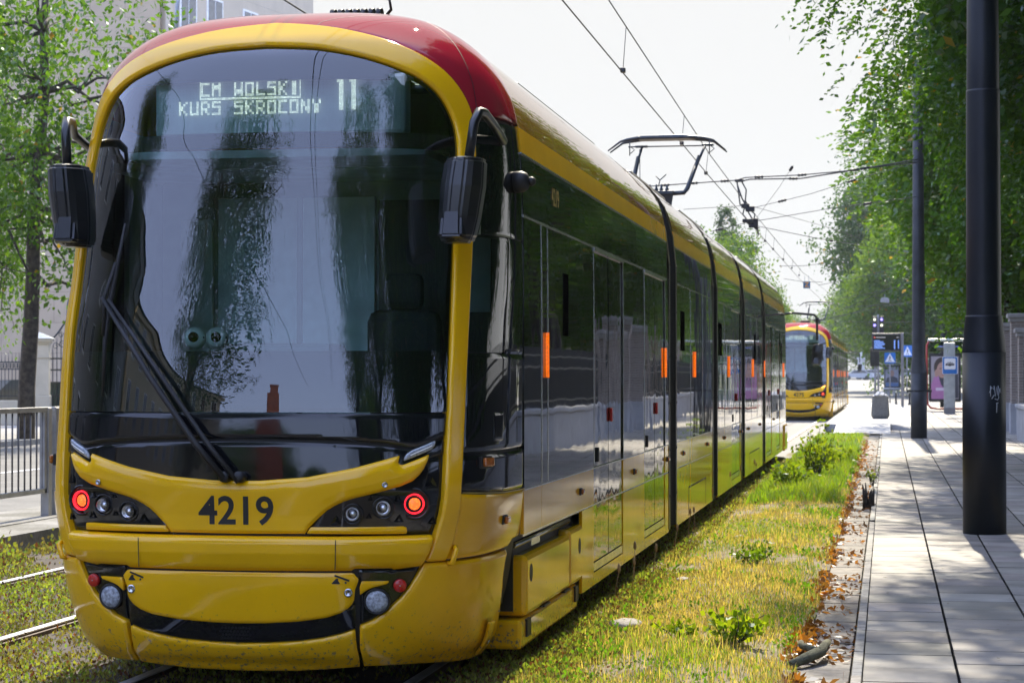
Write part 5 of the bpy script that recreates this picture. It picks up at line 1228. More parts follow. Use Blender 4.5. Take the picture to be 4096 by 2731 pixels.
# the knot of clamps and jumper cables where the wires cross
t = thing('wire_junction', 'tangle of clamps and jumper cables hanging where the overhead wires cross', 'wire fitting', at(1715, 470, 47)); o = Vector(t.location)
mb = MB()
for pts in ([(1692, 412), (1696, 440), (1700, 470), (1716, 482), (1726, 500), (1738, 512), (1742, 540)], [(1702, 414), (1714, 436), (1712, 462), (1722, 476)], [(1694, 425), (1704, 455), (1712, 470), (1706, 492), (1716, 505)], [(1718, 478), (1734, 492), (1730, 512), (1742, 525)]):
    mb.tube([at(x, y, 47) - o for x, y in pts], .018, 6)
mb.build('jumper_cable', WM, t); mb = MB()
for x, y, sx, sz in ((1712, 473, .09, .05), (1723, 480, .1, .06), (1722, 507, .16, .04), (1736, 512, .05, .1), (1728, 520, .08, .03), (1698, 415, .1, .03)):
    c = at(x, y, 47) - o; mb = MB(); mb.bbox(c.x - sx, c.x + sx, c.y - .06, c.y + .06, c.z - sz, c.z + sz, .015); mb.build('clamp', M['matte'], t)
mb = MB(); c = at(1725, 510, 47) - o; mb.add([c + Vector(p) for p in ((-.14, 0, 0), (.14, 0, 0), (.16, 0, -.2), (.0, .05, -.03))], [(0, 1, 2), (0, 2, 3), (1, 2, 3)]); mb.build('clamp', M['matte'], t)
for k, (x0, y0, x1, y1, Yk) in enumerate([(1800, 745, 2095, 692, 96), (1905, 724, 2095, 636, 90), (1880, 655, 2095, 606, 90), (1900, 690, 2095, 652, 100), (1925, 706, 2200, 684, 120), (1930, 764, 2120, 764, 120), (1925, 738, 2120, 738, 112), (1790, 611, 1900, 604, 88), (1800, 640, 1890, 648, 95), (1905, 732, 2010, 700, 92)]):
    span(['lowest far cross wire above the second tram', 'far double stay wire slanting up to the second pole', 'far cross wire over the pale tree, uppermost', 'far cross wire carrying the hanging lamp', 'far cross wire behind the second pole', 'far pale feeder wire behind the departure board', 'far cross wire just above the tram signals', 'short thin wire above the hanging letter sign', 'thin wire level with the hanging letter sign', 'far stay wire fanning out left of the hanging lamp'][k], [at(x0, y0, Yk), at((x0 + x1) / 2, (y0 + y1) / 2 + 3, Yk), at(x1, y1, Yk)], .012)
# hanging sign with the letter Z, hanging lamp
c = at(1853, 654, 84.5); t = thing('hanging_sign', 'small blue square sign with a letter Z hung from the wires over the second tram', 'sign', c)
mb = MB(); mb.bbox(-.14, .14, -.02, .02, -.14, .14, .01); mb.tube([(-.08, 0, .14), (-.08, 0, .36)], .008, 5); mb.tube([(.08, 0, .14), (.08, 0, .36)], .008, 5); mb.build('plate', plain('sign_blue_dark', (.02, .09, .16), .5), t)
vs, fs = text_polys('Z', .26, .008); mb = MB(); mb.add([(p.x, -.0215, p.y) for p in vs], fs); mb.build('lettering', plain('sign_orange', (.5, .22, .03), .5), t)
c = at(2032, 689, 110); t = thing('hanging_lamp', 'grey street lamp hanging from the cross wires', 'street lamp', c); mb = MB(); mb.prism([(-.2, .08), (-.24, -.1), (.24, -.14), (.22, .06), (.1, .14), (-.1, .14)], -.15, .15, axis_T((0, 0, 0), (0, -1, 0))); mb.tube([(0, 0, .14), (0, 0, .3)], .015, 6); mb.build('lamp_housing', plain('lamp_grey', (.3, .31, .32), .4), t)

# ---- litter bin and rubbish
BZ = .2; c = at(2022, 958, 70.3)
t = thing('litter_bin', 'square grey concrete litter bin standing on the bright platform', 'litter bin', (c.x, 70.3, BZ))
mb = MB(); pr_ = [(.235, 0), (.3, .09), (.305, .12), (.262, .66), (.268, .70), (.27, .74)]; V = []
for r_, z in pr_: V += [(sx * r_ * .95, sy * r_ * .95, z) for sx, sy in ((-1, -1), (-.8, -1.06), (.8, -1.06), (1, -1), (1.06, -.8), (1.06, .8), (1, 1), (-1, 1), (-1.06, .8), (-1.06, -.8))]
mb.add(V, [(k * 10 + i, k * 10 + (i + 1) % 10, (k + 1) * 10 + (i + 1) % 10, (k + 1) * 10 + i) for k in range(len(pr_) - 1) for i in range(10)] + [tuple(range((len(pr_) - 1) * 10, len(pr_) * 10))])
mb.build('body', plain('exposed_aggregate', (.17, .165, .15), .9, var=.4, scale=40, bmp=.8), t); mb = MB(); mb.lathe([(.2, .742), (.2, .744)], 16); mb.build('opening', M['matte'], t)
bm = bmesh.new(); bmesh.ops.create_grid(bm, x_segments=14, y_segments=10, size=.5)
for v in bm.verts: v.co = Vector((v.co.x * .52, v.co.y * .5, .03 + .13 * math.exp(-((v.co.x + .05) ** 2 + v.co.y ** 2) * 9) + .025 * math.sin(v.co.x * 21) * math.cos(v.co.y * 17) - .07 * (v.co.x * v.co.x * 4) ** 2))
me = bpy.data.meshes.new('newspaper'); bm.to_mesh(me); bm.free(); o = link_mesh('newspaper', me, plain('newsprint', (.6, .58, .56), .8, var=.35, scale=9)); o.location = (c.x + .02, 70.3, BZ + .745); md = o.modifiers.new('s', 'SOLIDIFY'); md.thickness = .012
tag(o, 'crumpled newspaper spilling over the top of the concrete litter bin', 'newspaper')

# ---- departure board
c = at(2073, 935, 109); t = thing('departure_board', 'black electronic departure board with blue lines of text on a grey post', 'display', (c.x, 109, .02)); g_ = plain('post_grey', (.2, .2, .21), .5)
mb = MB(); mb.bbox(-.07, .07, -.06, .06, 0, 3.8, .02); mb.build('post', g_, t)
mb = MB(); mb.bbox(-1.53, -.06, -.1, .1, 2.85, 3.78, .03); cs_o = mb.build('case', plain('board_case', (.05, .05, .055), .5), t); mb = MB(); mb.box(-1.47, -.12, -.106, -.1, 2.92, 3.70); sc_ = mb.build('screen', M['black'], t)
mb = MB()
for k in range(8):
    w_ = [.30, .46, .48, .55, .50, .40, .45, .55][k]; mb.box(-1.42, -1.42 + w_, -.112, -.108, 3.38 - k * .055, 3.415 - k * .055)
mb.box(-.42, -.36, -.112, -.108, 2.97, 3.42); mb.box(-.22, -.17, -.112, -.108, 2.99, 3.42); mb.build('text_lines', emit('screen_blue', (.12, .25, .75), 1.0), sc_)
mb = MB(); mb.box(-1.43, -1.36, -.112, -.108, 3.53, 3.60); mb.build('icon', emit('screen_red', (.8, .08, .06), .8), sc_); mb = MB(); mb.box(-1.32, -.85, -.112, -.108, 3.545, 3.585).box(-.3, -.18, -.112, -.108, 3.545, 3.585); mb.build('heading', emit('screen_grey', (.6, .6, .65), .45), sc_)

# ---- tram stop column, sign and shelter
c = at(2181, 949, 91); t = thing('stop_column', 'flat pale grey column of the tram stop standing before the shelter', 'column', (c.x, 91, .02)); mb = MB(); mb.bbox(-.235, .235, -.07, .07, .12, 3.0, .02); mb.build('panel', plain('brushed_grey', (.36, .39, .40), .4, .3), t); mb = MB(); mb.bbox(-.24, .24, -.1, .1, 0, .25, .02); mb.build('foot', g_, t)
c2 = at(2182, 839, 90.7); t = thing('stop_sign', 'blue and white tram stop sign with a tram pictogram on the grey column', 'sign', (c2.x, 90.85, c2.z))
def rrect(w, h, r, n=5):
    P = []
    for cx_, cy_, a0 in ((w - r, h - r, 0), (-w + r, h - r, 90), (-w + r, -h + r, 180), (w - r, -h + r, 270)):
        for k in range(n): a = R(a0 + 90 * k / (n - 1)); P.append((cx_ + r * math.cos(a), cy_ + r * math.sin(a)))
    return P
FT = axis_T((0, 0, 0), (0, -1, 0)); SB = plain('sign_blue', (.006, .13, .42), .45, var=.05); SW = plain('sign_white', (.72, .73, .74), .45, var=.04)
mb = MB(); mb.mat(1).prism(rrect(.315, .37, .05), .0, .02, FT); mb.mat(0).prism(rrect(.30, .355, .045), .02, .024, FT); mb.build('plate', [SB, SW], t)
mb = MB(); mb.prism([(x, y + .07) for x, y in rrect(.235, .235, .04)], .024, .027, FT); mb.build('field', SW, t)
mb = MB(); mb.prism([(-.19, .03), (-.17, .075), (.17, .075), (.19, .03), (.17, .0), (-.17, .0)], .027, .029, FT); mb.prism([(-.06, .0), (-.04, -.03), (.04, -.03), (.06, .0)], .027, .029, FT); mb.prism([(-.16, .095), (.16, .095), (.1, .125), (-.1, .125)], .027, .028, FT); mb.prism([(-.02, .12), (.05, .16), (.05, .17), (-.02, .13)], .027, .028, FT); mb.build('tram_pictogram', M['ink'], t)
RD = plain('shelter_red', (.38, .012, .018), .35, coat=.4); sx = at(2131, 865, 98).x
t = thing('tram_shelter', 'glass tram stop shelter with red tubular frame', 'shelter', (sx, 98, .02))
mb = MB()
for dy in (-.25, .25): mb.tube([(0, dy, .3), (-.04, dy, .6), (-.04, dy, 3.0), (.06, dy, 3.18), (.2, dy, 3.22)], .045, 8); mb.tube([(0, dy, .3), (.12, dy, .14), (.4, dy, .1), (4.2, dy, .1)], .045, 8)
mb.tube([(3.9, 0, 0), (3.9, 0, 3.1)], .05, 8); mb.build('frame', RD, t)
mb = MB(); mb.bbox(0, 4.3, -.9, .7, 3.18, 3.28, .03); mb.mat(1).bbox(.05, 4.2, -.85, -.75, 2.7, 3.16, .02); mb.build('roof', [plain('shelter_roof', (.5, .56, .54), .3), M['sideglass']], t)
mb = MB(); mb.box(1.8, 3.9, .62, .63, .4, 2.6); mb.build('glass_wall', M['sideglass'], t); mb = MB(); mb.bbox(1.7, 3.5, .1, .5, .42, .48, .01).box(2, 2.1, .2, .4, 0, .42).box(3.1, 3.2, .2, .4, 0, .42); mb.build('bench', g_, t)
mb = MB(); mb.box(.3, 1.4, -.2, -.18, 2.92, 2.96); mb.build('light_tube', emit('violet_tube', (.25, .2, .9), 2), t)
sx2 = at(2170, 865, 97).x; t = thing('poster_case', 'lit advertising case on the shelter showing a woman in a pink jacket', 'poster', (sx2, 97.3, .02))
mb = MB(); mb.bbox(-.70, .72, -.08, .12, .42, 2.62, .03); mb.build('case', M['matte'], t); mb = MB(); mb.box(-.60, .62, -.086, -.08, .55, 2.48); mb.build('poster', plain('poster_grey', (.30, .27, .28), .6, var=.08, scale=2), t)
def flat(name, poly, col, d, parent): mb = MB(); mb.prism(poly, d, d + .002, FT); return mb.build(name, plain_once('print_' + name, col, .6, var=.05), parent)
def ell(cx_, cy_, rx_, ry_, n=20): return [(cx_ + rx_ * math.cos(2 * math.pi * k / n), cy_ + ry_ * math.sin(2 * math.pi * k / n)) for k in range(n)]
flat('hair', ell(-.12, 1.98, .36, .46), (.045, .03, .022), .087, t); flat('dark_vest', [(-.2, .6), (.6, .6), (.6, 1.7), (.3, 1.85), (-.25, 1.7)], (.05, .05, .06), .088, t)
flat('face', ell(-.10, 1.86, .25, .36), (.42, .25, .19), .09, t); flat('jacket', [(-.6, .55), (-.6, 1.2), (-.48, 1.55), (-.28, 1.62), (-.16, 1.2), (.0, 1.0), (.05, 1.55), (.3, 1.6), (.28, .55)], (.42, .17, .34), .092, t)
flat('hand', ell(-.36, 1.72, .08, .18), (.40, .23, .17), .094, t); flat('caption', [(-.4, .93), (.05, .93), (.05, 1.06), (-.4, 1.06)], (.6, .5, .58), .095, t)
flat('eyes', ell(-.19, 1.93, .05, .022, 10), (.05, .03, .03), .095, t); flat('eyes', ell(.01, 1.93, .05, .022, 10), (.05, .03, .03), .095, t); flat('mouth', ell(-.09, 1.66, .06, .02, 10), (.35, .1, .1), .095, t)

# ---- signals, crossing signs, bollards, advertising column
def signal(name, label, c, lamps, heads, post=True, group=None):
    t = thing(name, label, 'traffic light', (c.x, c.y, 0), 0, group)
    if post: mb = MB(); mb.lathe([(.06, 0), (.05, c.z + .6)], 12); mb.build('post', g_, t)
    for dx in heads:
        mb = MB(); mb.bbox(dx - .125, dx + .125, -.12, .08, c.z - .5, c.z + .5, .03)
        for k in range(3): mb.lathe([(.09, -.02), (.09, .09)], 14, axis_T((dx, -.12, c.z + .32 - k * .32), (0, -1, 0)), False, False)
        hd = mb.build('signal_head', M['matte'], t)
        for k in range(3):
            if (dx, k) in lamps: mb = MB(); mb.lathe([(.075, 0), (.075, .004)], 14, axis_T((dx, -.125, c.z + .32 - k * .32), (0, -1, 0))); mb.build('lamp', lamps[(dx, k)], hd)
    return t
SLW = emit('signal_white', (.8, .85, .6), 1.6); SLV = emit('signal_violet', (.3, .25, 1), 2.2)
signal('tram_signal', 'pair of tram signal heads with violet lights high above the departure board', at(2017, 747, 118), {(-.19, 0): SLW, (-.19, 1): SLV, (.19, 0): SLV, (.19, 1): SLW}, (-.19, .19))
signal('pedestrian_signal', 'black signal head facing sideways under the departure board', at(2010, 820, 116), {}, (-.14, .1), True)
def xsign(label, c, s, turned=0):
    t = thing('crossing_sign', label, 'sign', (c.x, c.y, 0), turned); mb = MB(); mb.lathe([(.035, 0), (.035, c.z + s)], 10); mb.build('post', g_, t)
    T = axis_T((0, -.05, c.z), (0, -1, 0)); mb = MB(); mb.prism(rrect(s, s, .04), 0, .015, T); pl = mb.build('plate', SB, t)
    mb = MB(); mb.prism([(-s * .9, -s * .72), (s * .9, -s * .72), (0, s * .85)], .016, .019, T); mb.build('triangle', SW, pl)
    k = s; mb = MB(); mb.prism(ell(.0, .32 * k, .08 * k, .09 * k, 10), .02, .022, T); mb.prism([(-.07 * k, .22 * k), (.08 * k, .22 * k), (.08 * k, -.2 * k), (-.06 * k, -.2 * k)], .02, .022, T)
    for q_ in ([(-.06, -.18), (.02, -.18), (-.18, -.66), (-.26, -.62)], [(.0, -.18), (.08, -.2), (.26, -.62), (.18, -.66)], [(-.06, .2), (-.02, .14), (-.24, -.1), (-.28, -.06)], [(.06, .2), (.05, .12), (.24, -.06), (.27, -.0)]): mb.prism([(a * k, b * k) for a, b in q_], .02, .022, T)
    mb.build('walking_figure', M['ink'], pl); return t
xsign('blue pedestrian crossing sign with a walking figure below the departure board', at(2044, 822, 117), .30)
xsign('blue pedestrian crossing sign partly hidden by the second pole', at(2083, 806, 150), .40, R(35))
BG = 'black bollards by the crossing'
for k, x in enumerate((2058, 2089, 2094)):
    c = at(x, 928, 119); t = thing('bollard', ['lone black bollard with a pale tip beside the departure board post', 'black bollard at the left edge of the second pole', 'black bollard half hidden by the second pole'][k], 'bollard', (c.x, 119, .02), 0, BG); mb = MB(); mb.lathe([(.1, 0), (.1, .05), (.055, .1), (.05, .6), (.065, .62), (.05, .66)], 14); mb.build('shaft', M['matte'], t); mb = MB(); mb.lathe([(.05, .66), (.05, .70), (.03, .76), (.001, .78)], 12); mb.build('cap', plain_once('pale_cap', (.5, .48, .35), .5), t)
c = at(2049, 909, 170); t = thing('advertising_column', 'round advertising column with a portrait poster, on legs', 'advertising column', (c.x, 170, float(gz(170)))); mb = MB()
for a in range(6): mb.box(.5 * math.cos(a) - .06, .5 * math.cos(a) + .06, .5 * math.sin(a) - .06, .5 * math.sin(a) + .06, 0, .5)
mb.lathe([(.6, .45), (.72, .5), (.72, .62), (.62, .66)], 28); mb.build('base', plain('pale_base', (.35, .35, .36), .6), t); mb = MB(); mb.lathe([(.64, .66), (.66, 2.4)], 28); mb.build('drum', plain('column_dark', (.05, .055, .07), .5), t); mb = MB(); mb.lathe([(.7, 2.4), (.74, 2.5), (.6, 2.62), (.02, 2.7)], 28); mb.build('roof', plain_once('column_roof', (.25, .27, .26), .5), t)
PT = Matrix.Translation((0, -.67, 0)) @ FT
for nm, poly, col, d in (('paper', [(-.5, .75), (.5, .75), (.5, 2.3), (-.5, 2.3)], (.30, .30, .36), 0), ('figure_suit', [(-.5, 1.05), (.5, 1.05), (.42, 1.4), (.1, 1.55), (-.1, 1.55), (-.42, 1.4)], (.03, .035, .06), .004), ('portrait', ell(0, 1.78, .17, .25), (.34, .2, .16), .006), ('title', [(-.5, .75), (.5, .75), (.5, 1.03), (-.5, 1.03)], (.06, .13, .28), .006)):
    mb = MB(); mb.prism(poly, d, d + .003, PT); mb.build(nm, plain_once('print_' + nm, col, .6, var=.06), t)

# ---- cars parked across the far end
def car(label, c, rz, col):
    t = thing('parked_car', label, 'car', c, rz, 'cars parked at the far end of the street'); pm = plain('car_paint', col, .3, .2, coat=1)
    mb = MB(); pr_ = [(-2.1, .35), (-2.15, .7), (-1.9, .85), (-1.2, .93), (-.5, 1.42), (.9, 1.45), (1.7, .98), (2.1, .9), (2.15, .5), (2.05, .3)]; mb.prism(pr_, -.85, .85, axis_T((0, 0, 0), (0, -1, 0))); b = mb.build('body', pm, t)
    mb = MB()
    for s in (-.856, .856): mb.prism([(-1.05, .95), (-.48, 1.36), (.85, 1.38), (1.5, .98)], -s - .004, -s + .004, axis_T((0, 0, 0), (0, -1, 0)))
    mb.build('window', M['blackglass'], t)
    for x in (-1.35, 1.3):
        for s in (-.8, .8): mb = MB(); mb.lathe([(.32, -.1), (.32, .1)], 18, axis_T((x, s, .32), (0, 1, 0))); mb.build('wheel', M['rubber'], t)
    for x in (-2.13, 2.12): mb = MB(); mb.bbox(x - .04, x + .04, -.75, -.45, .6, .75, .01); mb.build('lamp', M['chrome'], t)
for k, (x, rz, col, lb) in enumerate([(1968, .2, (.30, .32, .34), 'silver car, leftmost of the far parked cars'), (1995, .15, (.45, .47, .5), 'pale car parked in the middle of the far row'), (2017, .1, (.06, .07, .1), 'dark blue car half hidden by the signal post'), (2075, .1, (.4, .4, .42), 'white car parked behind the advertising column')]):
    Yc = 300 + k * 7; c = at(x, 868, Yc); car(lb, (c.x, Yc, float(gz(Yc))), rz, col)
c = at(1972, 860, 290); t = thing('monument', 'pale stone gatepost far down the street above the parked cars', 'gatepost', (c.x, 320, float(gz(320)))); mb = MB(); mb.bbox(-.5, .5, -.5, .5, 0, 2.9, .05).bbox(-.65, .65, -.65, .65, 2.9, 3.2, .05); mb.lathe([(.3, 3.2), (.15, 3.6), (.25, 3.8), (.02, 4.1)], 10); mb.build('post', plain('pale_stone_far', (.5, .5, .48), .8), t)

# ---- brick gate pillars and wall on the right
def brick(name, c1, c2, mortar, sc):
    m, n, l, b = mk(name); tc = n.new('ShaderNodeTexCoord'); sp = n.new('ShaderNodeSeparateXYZ'); l.new(tc.outputs['Object'], sp.inputs[0])
    ad = n.new('ShaderNodeMath'); l.new(sp.outputs['X'], ad.inputs[0]); l.new(sp.outputs['Y'], ad.inputs[1]); cb = n.new('ShaderNodeCombineXYZ'); l.new(ad.outputs[0], cb.inputs['X']); l.new(sp.outputs['Z'], cb.inputs['Y'])
    bt = n.new('ShaderNodeTexBrick'); bt.inputs['Scale'].default_value = 1; bt.inputs['Brick Width'].default_value = .25; bt.inputs['Row Height'].default_value = .075; bt.inputs['Mortar Size'].default_value = .008
    bt.inputs['Color1'].default_value = (*c1, 1); bt.inputs['Color2'].default_value = (*c2, 1); bt.inputs['Mortar'].default_value = (*mortar, 1); l.new(cb.outputs[0], bt.inputs['Vector']); l.new(bt.outputs['Color'], b.inputs['Base Color']); b.inputs['Roughness'].default_value = .9
    bump(n, l, b, bt.outputs['Fac'], -.4, .01); return m
BRK = brick('grey_brown_brick', (.20, .155, .12), (.26, .205, .16), (.30, .28, .25), 1); CAPM = plain('pillar_cap_stone', (.30, .28, .25), .85, bmp=.4); PLAS = plain('grey_plaster', (.33, .33, .33), .85, var=.15, scale=2, bmp=.3)
PG = 'brick pillars of the gate on the right'
def pillar(label, x, y, w, h):
    t = thing('gate_pillar', label, 'pillar', (x, y, .0), 0, PG); mb = MB(); mb.bbox(0, w, 0, w, .85, h - .22, .006); mb.build('shaft', BRK, t); mb = MB(); mb.bbox(-.03, w + .03, -.03, w + .03, -.1, .85, .01); mb.build('plinth', PLAS, t)
    mb = MB(); mb.bbox(-.05, w + .05, -.05, w + .05, h - .22, h - .12, .015).bbox(-.1, w + .1, -.1, w + .1, h - .12, h, .02); mb.build('cap', CAPM, t)
pillar('slim brick pillar nearest to the big pole', at(4002 * .5742, 865, 61.5).x, 61.5, .55, 3.12); pillar('tall brick pillar with a wide stone cap, second from the big pole', at(4046 * .5742, 865, 58.6).x, 58.6, .62, 3.3); pillar('brick pillar at the very right edge with a low cap', at(4076 * .5742, 865, 56.5).x, 56.5, .6, 2.85)
pillar('brick pillar hidden behind the others, mirrored in the tram door', 3.7, 64.5, .55, 3.1); pillar('single brick pillar farther along the fence', 3.8, 71, .5, 3.0); pillar('brick pillar near the shelter', 4.2, 82, .5, 3.0)
FG = 'dark railing fences on the right hand wall'
def railfence(label, x, y0, y1, hb=.8, ht=2.2):
    t = thing('railing_fence', label, 'fence', (x, y0, 0), 0, FG); L = y1 - y0; mb = MB(); mb.bbox(0, .35, 0, L, -.1, hb, .03).bbox(-.05, .4, -.03, L + .03, hb, hb + .12, .03); mb.build('base_wall', PLAS, t)
    mb = MB(); n_ = int(L / .13)
    for k in range(n_ + 1): mb.box(.16, .18, k * L / n_, k * L / n_ + .02, hb + .12, ht)
    for z in (hb + .25, ht - .45, ht - .2): mb.box(.155, .185, 0, L, z, z + .04)
    mb.box(.2, .21, 0, L, hb + .2, ht - .5); mb.build('bars', plain_once('fence_dark', (.03, .033, .036), .5), t)
railfence('low pale wall at the right edge with a railing on top', at(2336, 865, 53.3).x, 40, 53.3); railfence('long dark railing on a pale base wall beyond the gate pillars', 3.9, 72, 82); railfence('dark railing between gate pillars', 3.75, 66, 71); railfence('dark railing behind the shelter', 4.6, 82.6, 112); railfence('near stretch of dark railing along the pavement, seen mirrored in the tram', 3.6, 0, 39.6)

# ---- left side: barrier, fence, gate, stone building
BR = plain('galvanised_barrier', (.36, .365, .37), .4, .5, var=.2); BGp = 'grey pedestrian barriers on the left kerb'
def barrier(label, y0, y1):
    t = thing('barrier', label, 'barrier', (-8.62, y0, .135), 0, BGp); L = y1 - y0; mb = MB()
    for y in (.05, L - .05): mb = MB(); mb.bbox(-.045, .045, y - .045, y + .045, 0, 1.12, .006); mb.build('post', BR, t)
    mb = MB(); mb.bbox(-.035, .035, 0, L, 1.08, 1.13, .006); mb.bbox(-.03, .03, .08, L - .08, .24, .29, .004); mb.bbox(-.03, .03, .1, .16, .24, 1.1, .004).bbox(-.03, .03, L - .16, L - .1, .24, 1.1, .004); mb.build('frame', BR, t)
    mb = MB(); n_ = int(L / .145)
    for k in range(1, n_): mb.tube([(0, k * L / n_, .26), (0, k * L / n_, 1.1)], .0095, 6)
    mb.build('bars', plain_once('barrier_bar_backlit', (.12, .12, .125), .5, .4), t)  # bars stand against the light; that shade is put into their darker grey
barrier('grey barrier with thin vertical bars at the left edge', 18.3, 20.75); barrier('next grey barrier, mostly hidden by the tram front', 20.85, 23.3)
barrier('grey barrier nearest to the camera, outside the left edge except for its shadow', 15.7, 18.2)
IRON = plain('wrought_iron', (.02, .026, .032), .45); CRM = plain('cream_gatepost', (.50, .46, .36), .7, var=.08, scale=2)
gx = lambda x, Y: at(x, 865, Y).x
t = thing('gate_pillar', 'white stone gate pillar with a grey capped top beside the iron gate', 'pillar', (gx(90, 62.3), 62.3, .05), R(18))
mb = MB(); mb.bbox(-.36, .36, -.36, .36, 0, .95, .02).bbox(-.32, .32, -.32, .32, .95, 2.55, .015).bbox(-.35, .35, -.35, .35, 2.12, 2.16, .005).bbox(-.36, .36, -.36, .36, 2.55, 2.62, .01).bbox(-.42, .42, -.42, .42, 2.62, 2.72, .02); mb.build('shaft', CRM, t)
mb = MB(); mb.add([(-.47, -.47, 2.72), (.47, -.47, 2.72), (.47, .47, 2.72), (-.47, .47, 2.72), (0, 0, 2.93)], [(0, 1, 4), (1, 2, 4), (2, 3, 4), (3, 0, 4), (3, 2, 1, 0)]); mb.build('cap', plain('zinc', (.33, .37, .42), .4, .4), t)
x0 = gx(-60, 62.6); x1 = gx(78, 62.6); t = thing('garden_fence', 'low cream wall with dark iron spikes behind the maple trunk', 'fence', (x0, 62.8, .05)); L = x1 - x0
mb = MB(); mb.bbox(0, L, -.2, .2, 0, .5, .02).bbox(0, L, -.16, .16, .5, .78, .02).bbox(0, L, -.24, .24, .42, .5, .02); mb.build('base_wall', CRM, t); mb = MB(); n_ = int(L / .12)
for k in range(n_): mb.tube([(k * .12, 0, .78), (k * .12, 0, 2.05), (k * .12, 0, 2.3)], [.013, .013, .002], 5)
for z in (.9, 1.75, 1.98): mb.box(0, L, -.015, .015, z, z + .035)
for k in range(n_): mb.tube([(k * .12 + .06, 0, 1.80), (k * .12 + .06, 0, 1.97)], .024, 6)
mb.build('iron_bars', IRON, t)
x0 = gx(114, 63); t = thing('iron_gate', 'ornate wrought iron gate with a pointed middle post', 'gate', (x0, 63, .05)); mb = MB(); W_ = 3.2
for k in range(23):
    xx = .1 + k * .14; hh = 2.15 + 1.15 * max(0, 1 - abs(xx - .62) / .62) + 1.15 * max(0, 1 - abs(xx - 2.4) / .6) * 0; mb.tube([(xx, 0, .1), (xx, 0, hh), (xx, 0, hh + .2)], [.016, .016, .002], 5)
mb.bbox(.57, .67, -.05, .05, 0, 3.62, .01); mb.tube([(.62, 0, 3.62), (.62, 0, 3.75), (.62, 0, 4.05)], [.05, .07, .002], 8)
for z in (.12, .9, 1.32, 1.72, 2.08): mb.box(0, W_, -.02, .02, z, z + .05)
mb.tube([(-.1, 0, 2.5), (.3, 0, 2.95), (.62, 0, 3.4)], .03, 6); mb.tube([(.62, 0, 3.4), (.95, 0, 3.0), (1.4, 0, 2.5)], .03, 6)
for cx_, cz_, r_ in ((.2, 2.5, .12), (.42, 2.55, .13), (.38, 2.85, .1), (.85, 2.55, .13), (1.08, 2.5, .12), (.88, 2.86, .1)): mb.tube([(cx_ + r_ * (1 - k * .05) * math.cos(k * .6), 0, cz_ + r_ * (1 - k * .05) * math.sin(k * .6)) for k in range(14)], .014, 5)
mb.build('iron_bars', IRON, t); mb = MB(); mb.box(0, W_, .03, .05, .1, 1.32); mb.build('back_sheet', plain('green_sheet', (.025, .05, .045), .6), t)
mb = MB(); mb.bbox(.80, 1.25, -.06, -.04, 1.35, 1.95, .005); nt = mb.build('notice_plate', SW, t); mb = MB()
for k, w_ in enumerate((.26, .34, .0, .3)):
    if w_: mb.box(1.02 - w_ / 2, 1.02 + w_ / 2, -.063, -.0605, 1.82 - k * .11, 1.87 - k * .11)
mb.build('red_lines', plain('red_print', (.5, .05, .05), .6), nt)
# stone clad building: wall toward the camera, lighter wall along the street with windows
def cladding(name, c1, c2, mort, w_, h_):
    m, n, l, b = mk(name); tc = n.new('ShaderNodeTexCoord'); sp = n.new('ShaderNodeSeparateXYZ'); l.new(tc.outputs['Object'], sp.inputs[0]); ad = n.new('ShaderNodeMath'); l.new(sp.outputs['X'], ad.inputs[0]); l.new(sp.outputs['Y'], ad.inputs[1]); cb = n.new('ShaderNodeCombineXYZ'); l.new(ad.outputs[0], cb.inputs['X']); l.new(sp.outputs['Z'], cb.inputs['Y'])
    bt = n.new('ShaderNodeTexBrick'); bt.offset = .5; bt.inputs['Scale'].default_value = 1; bt.inputs['Brick Width'].default_value = w_; bt.inputs['Row Height'].default_value = h_; bt.inputs['Mortar Size'].default_value = .012
    for s_, c_ in (('Color1', c1), ('Color2', c2), ('Mortar', mort)): bt.inputs[s_].default_value = (*c_, 1)
    nz = n.new('ShaderNodeTexNoise'); nz.inputs['Scale'].default_value = 1.3; nz.inputs['Detail'].default_value = 8; l.new(tc.outputs['Object'], nz.inputs['Vector']); rp = n.new('ShaderNodeValToRGB'); rp.color_ramp.elements[0].color = (.8, .8, .8, 1); rp.color_ramp.elements[1].color = (1.15, 1.15, 1.15, 1); l.new(nz.outputs['Fac'], rp.inputs[0])
    mx = n.new('ShaderNodeMix'); mx.data_type = 'RGBA'; mx.blend_type = 'MULTIPLY'; mx.inputs[0].default_value = 1; l.new(cb.outputs[0], bt.inputs['Vector']); l.new(bt.outputs['Color'], mx.inputs[6]); l.new(rp.outputs[0], mx.inputs[7]); l.new(mx.outputs[2], b.inputs['Base Color']); b.inputs['Roughness'].default_value = .85; bump(n, l, b, bt.outputs['Fac'], -.5, .02); return m
Yb = 84; xc = gx(365, Yb); t = thing('stone_building', 'tall pale stone clad building behind the maple at the left', 'building', (xc, Yb, 0), R(14))
CL = cladding('stone_cladding', (.46, .365, .25), (.49, .395, .275), (.32, .25, .17), 1.45, 1.28)
mb = MB(); mb.box(-32, 0, 0, 14, -.2, 24); mb.build('wall', CL, t)
CL2 = cladding('pale_cladding', (.58, .50, .38), (.61, .53, .41), (.46, .40, .31), 2.2, 3.1)
t = thing('pale_building', 'lighter building wall with a row of upper windows above the tram cowl', 'building', (xc + .25, Yb + .5, 0), R(80)); mb = MB(); mb.box(-.2, 14, 0, 12, -.2, 26); mb.mat(0).box(-.35, .45, -.12, 0, -.2, 26); mb.build('wall', CL2, t)
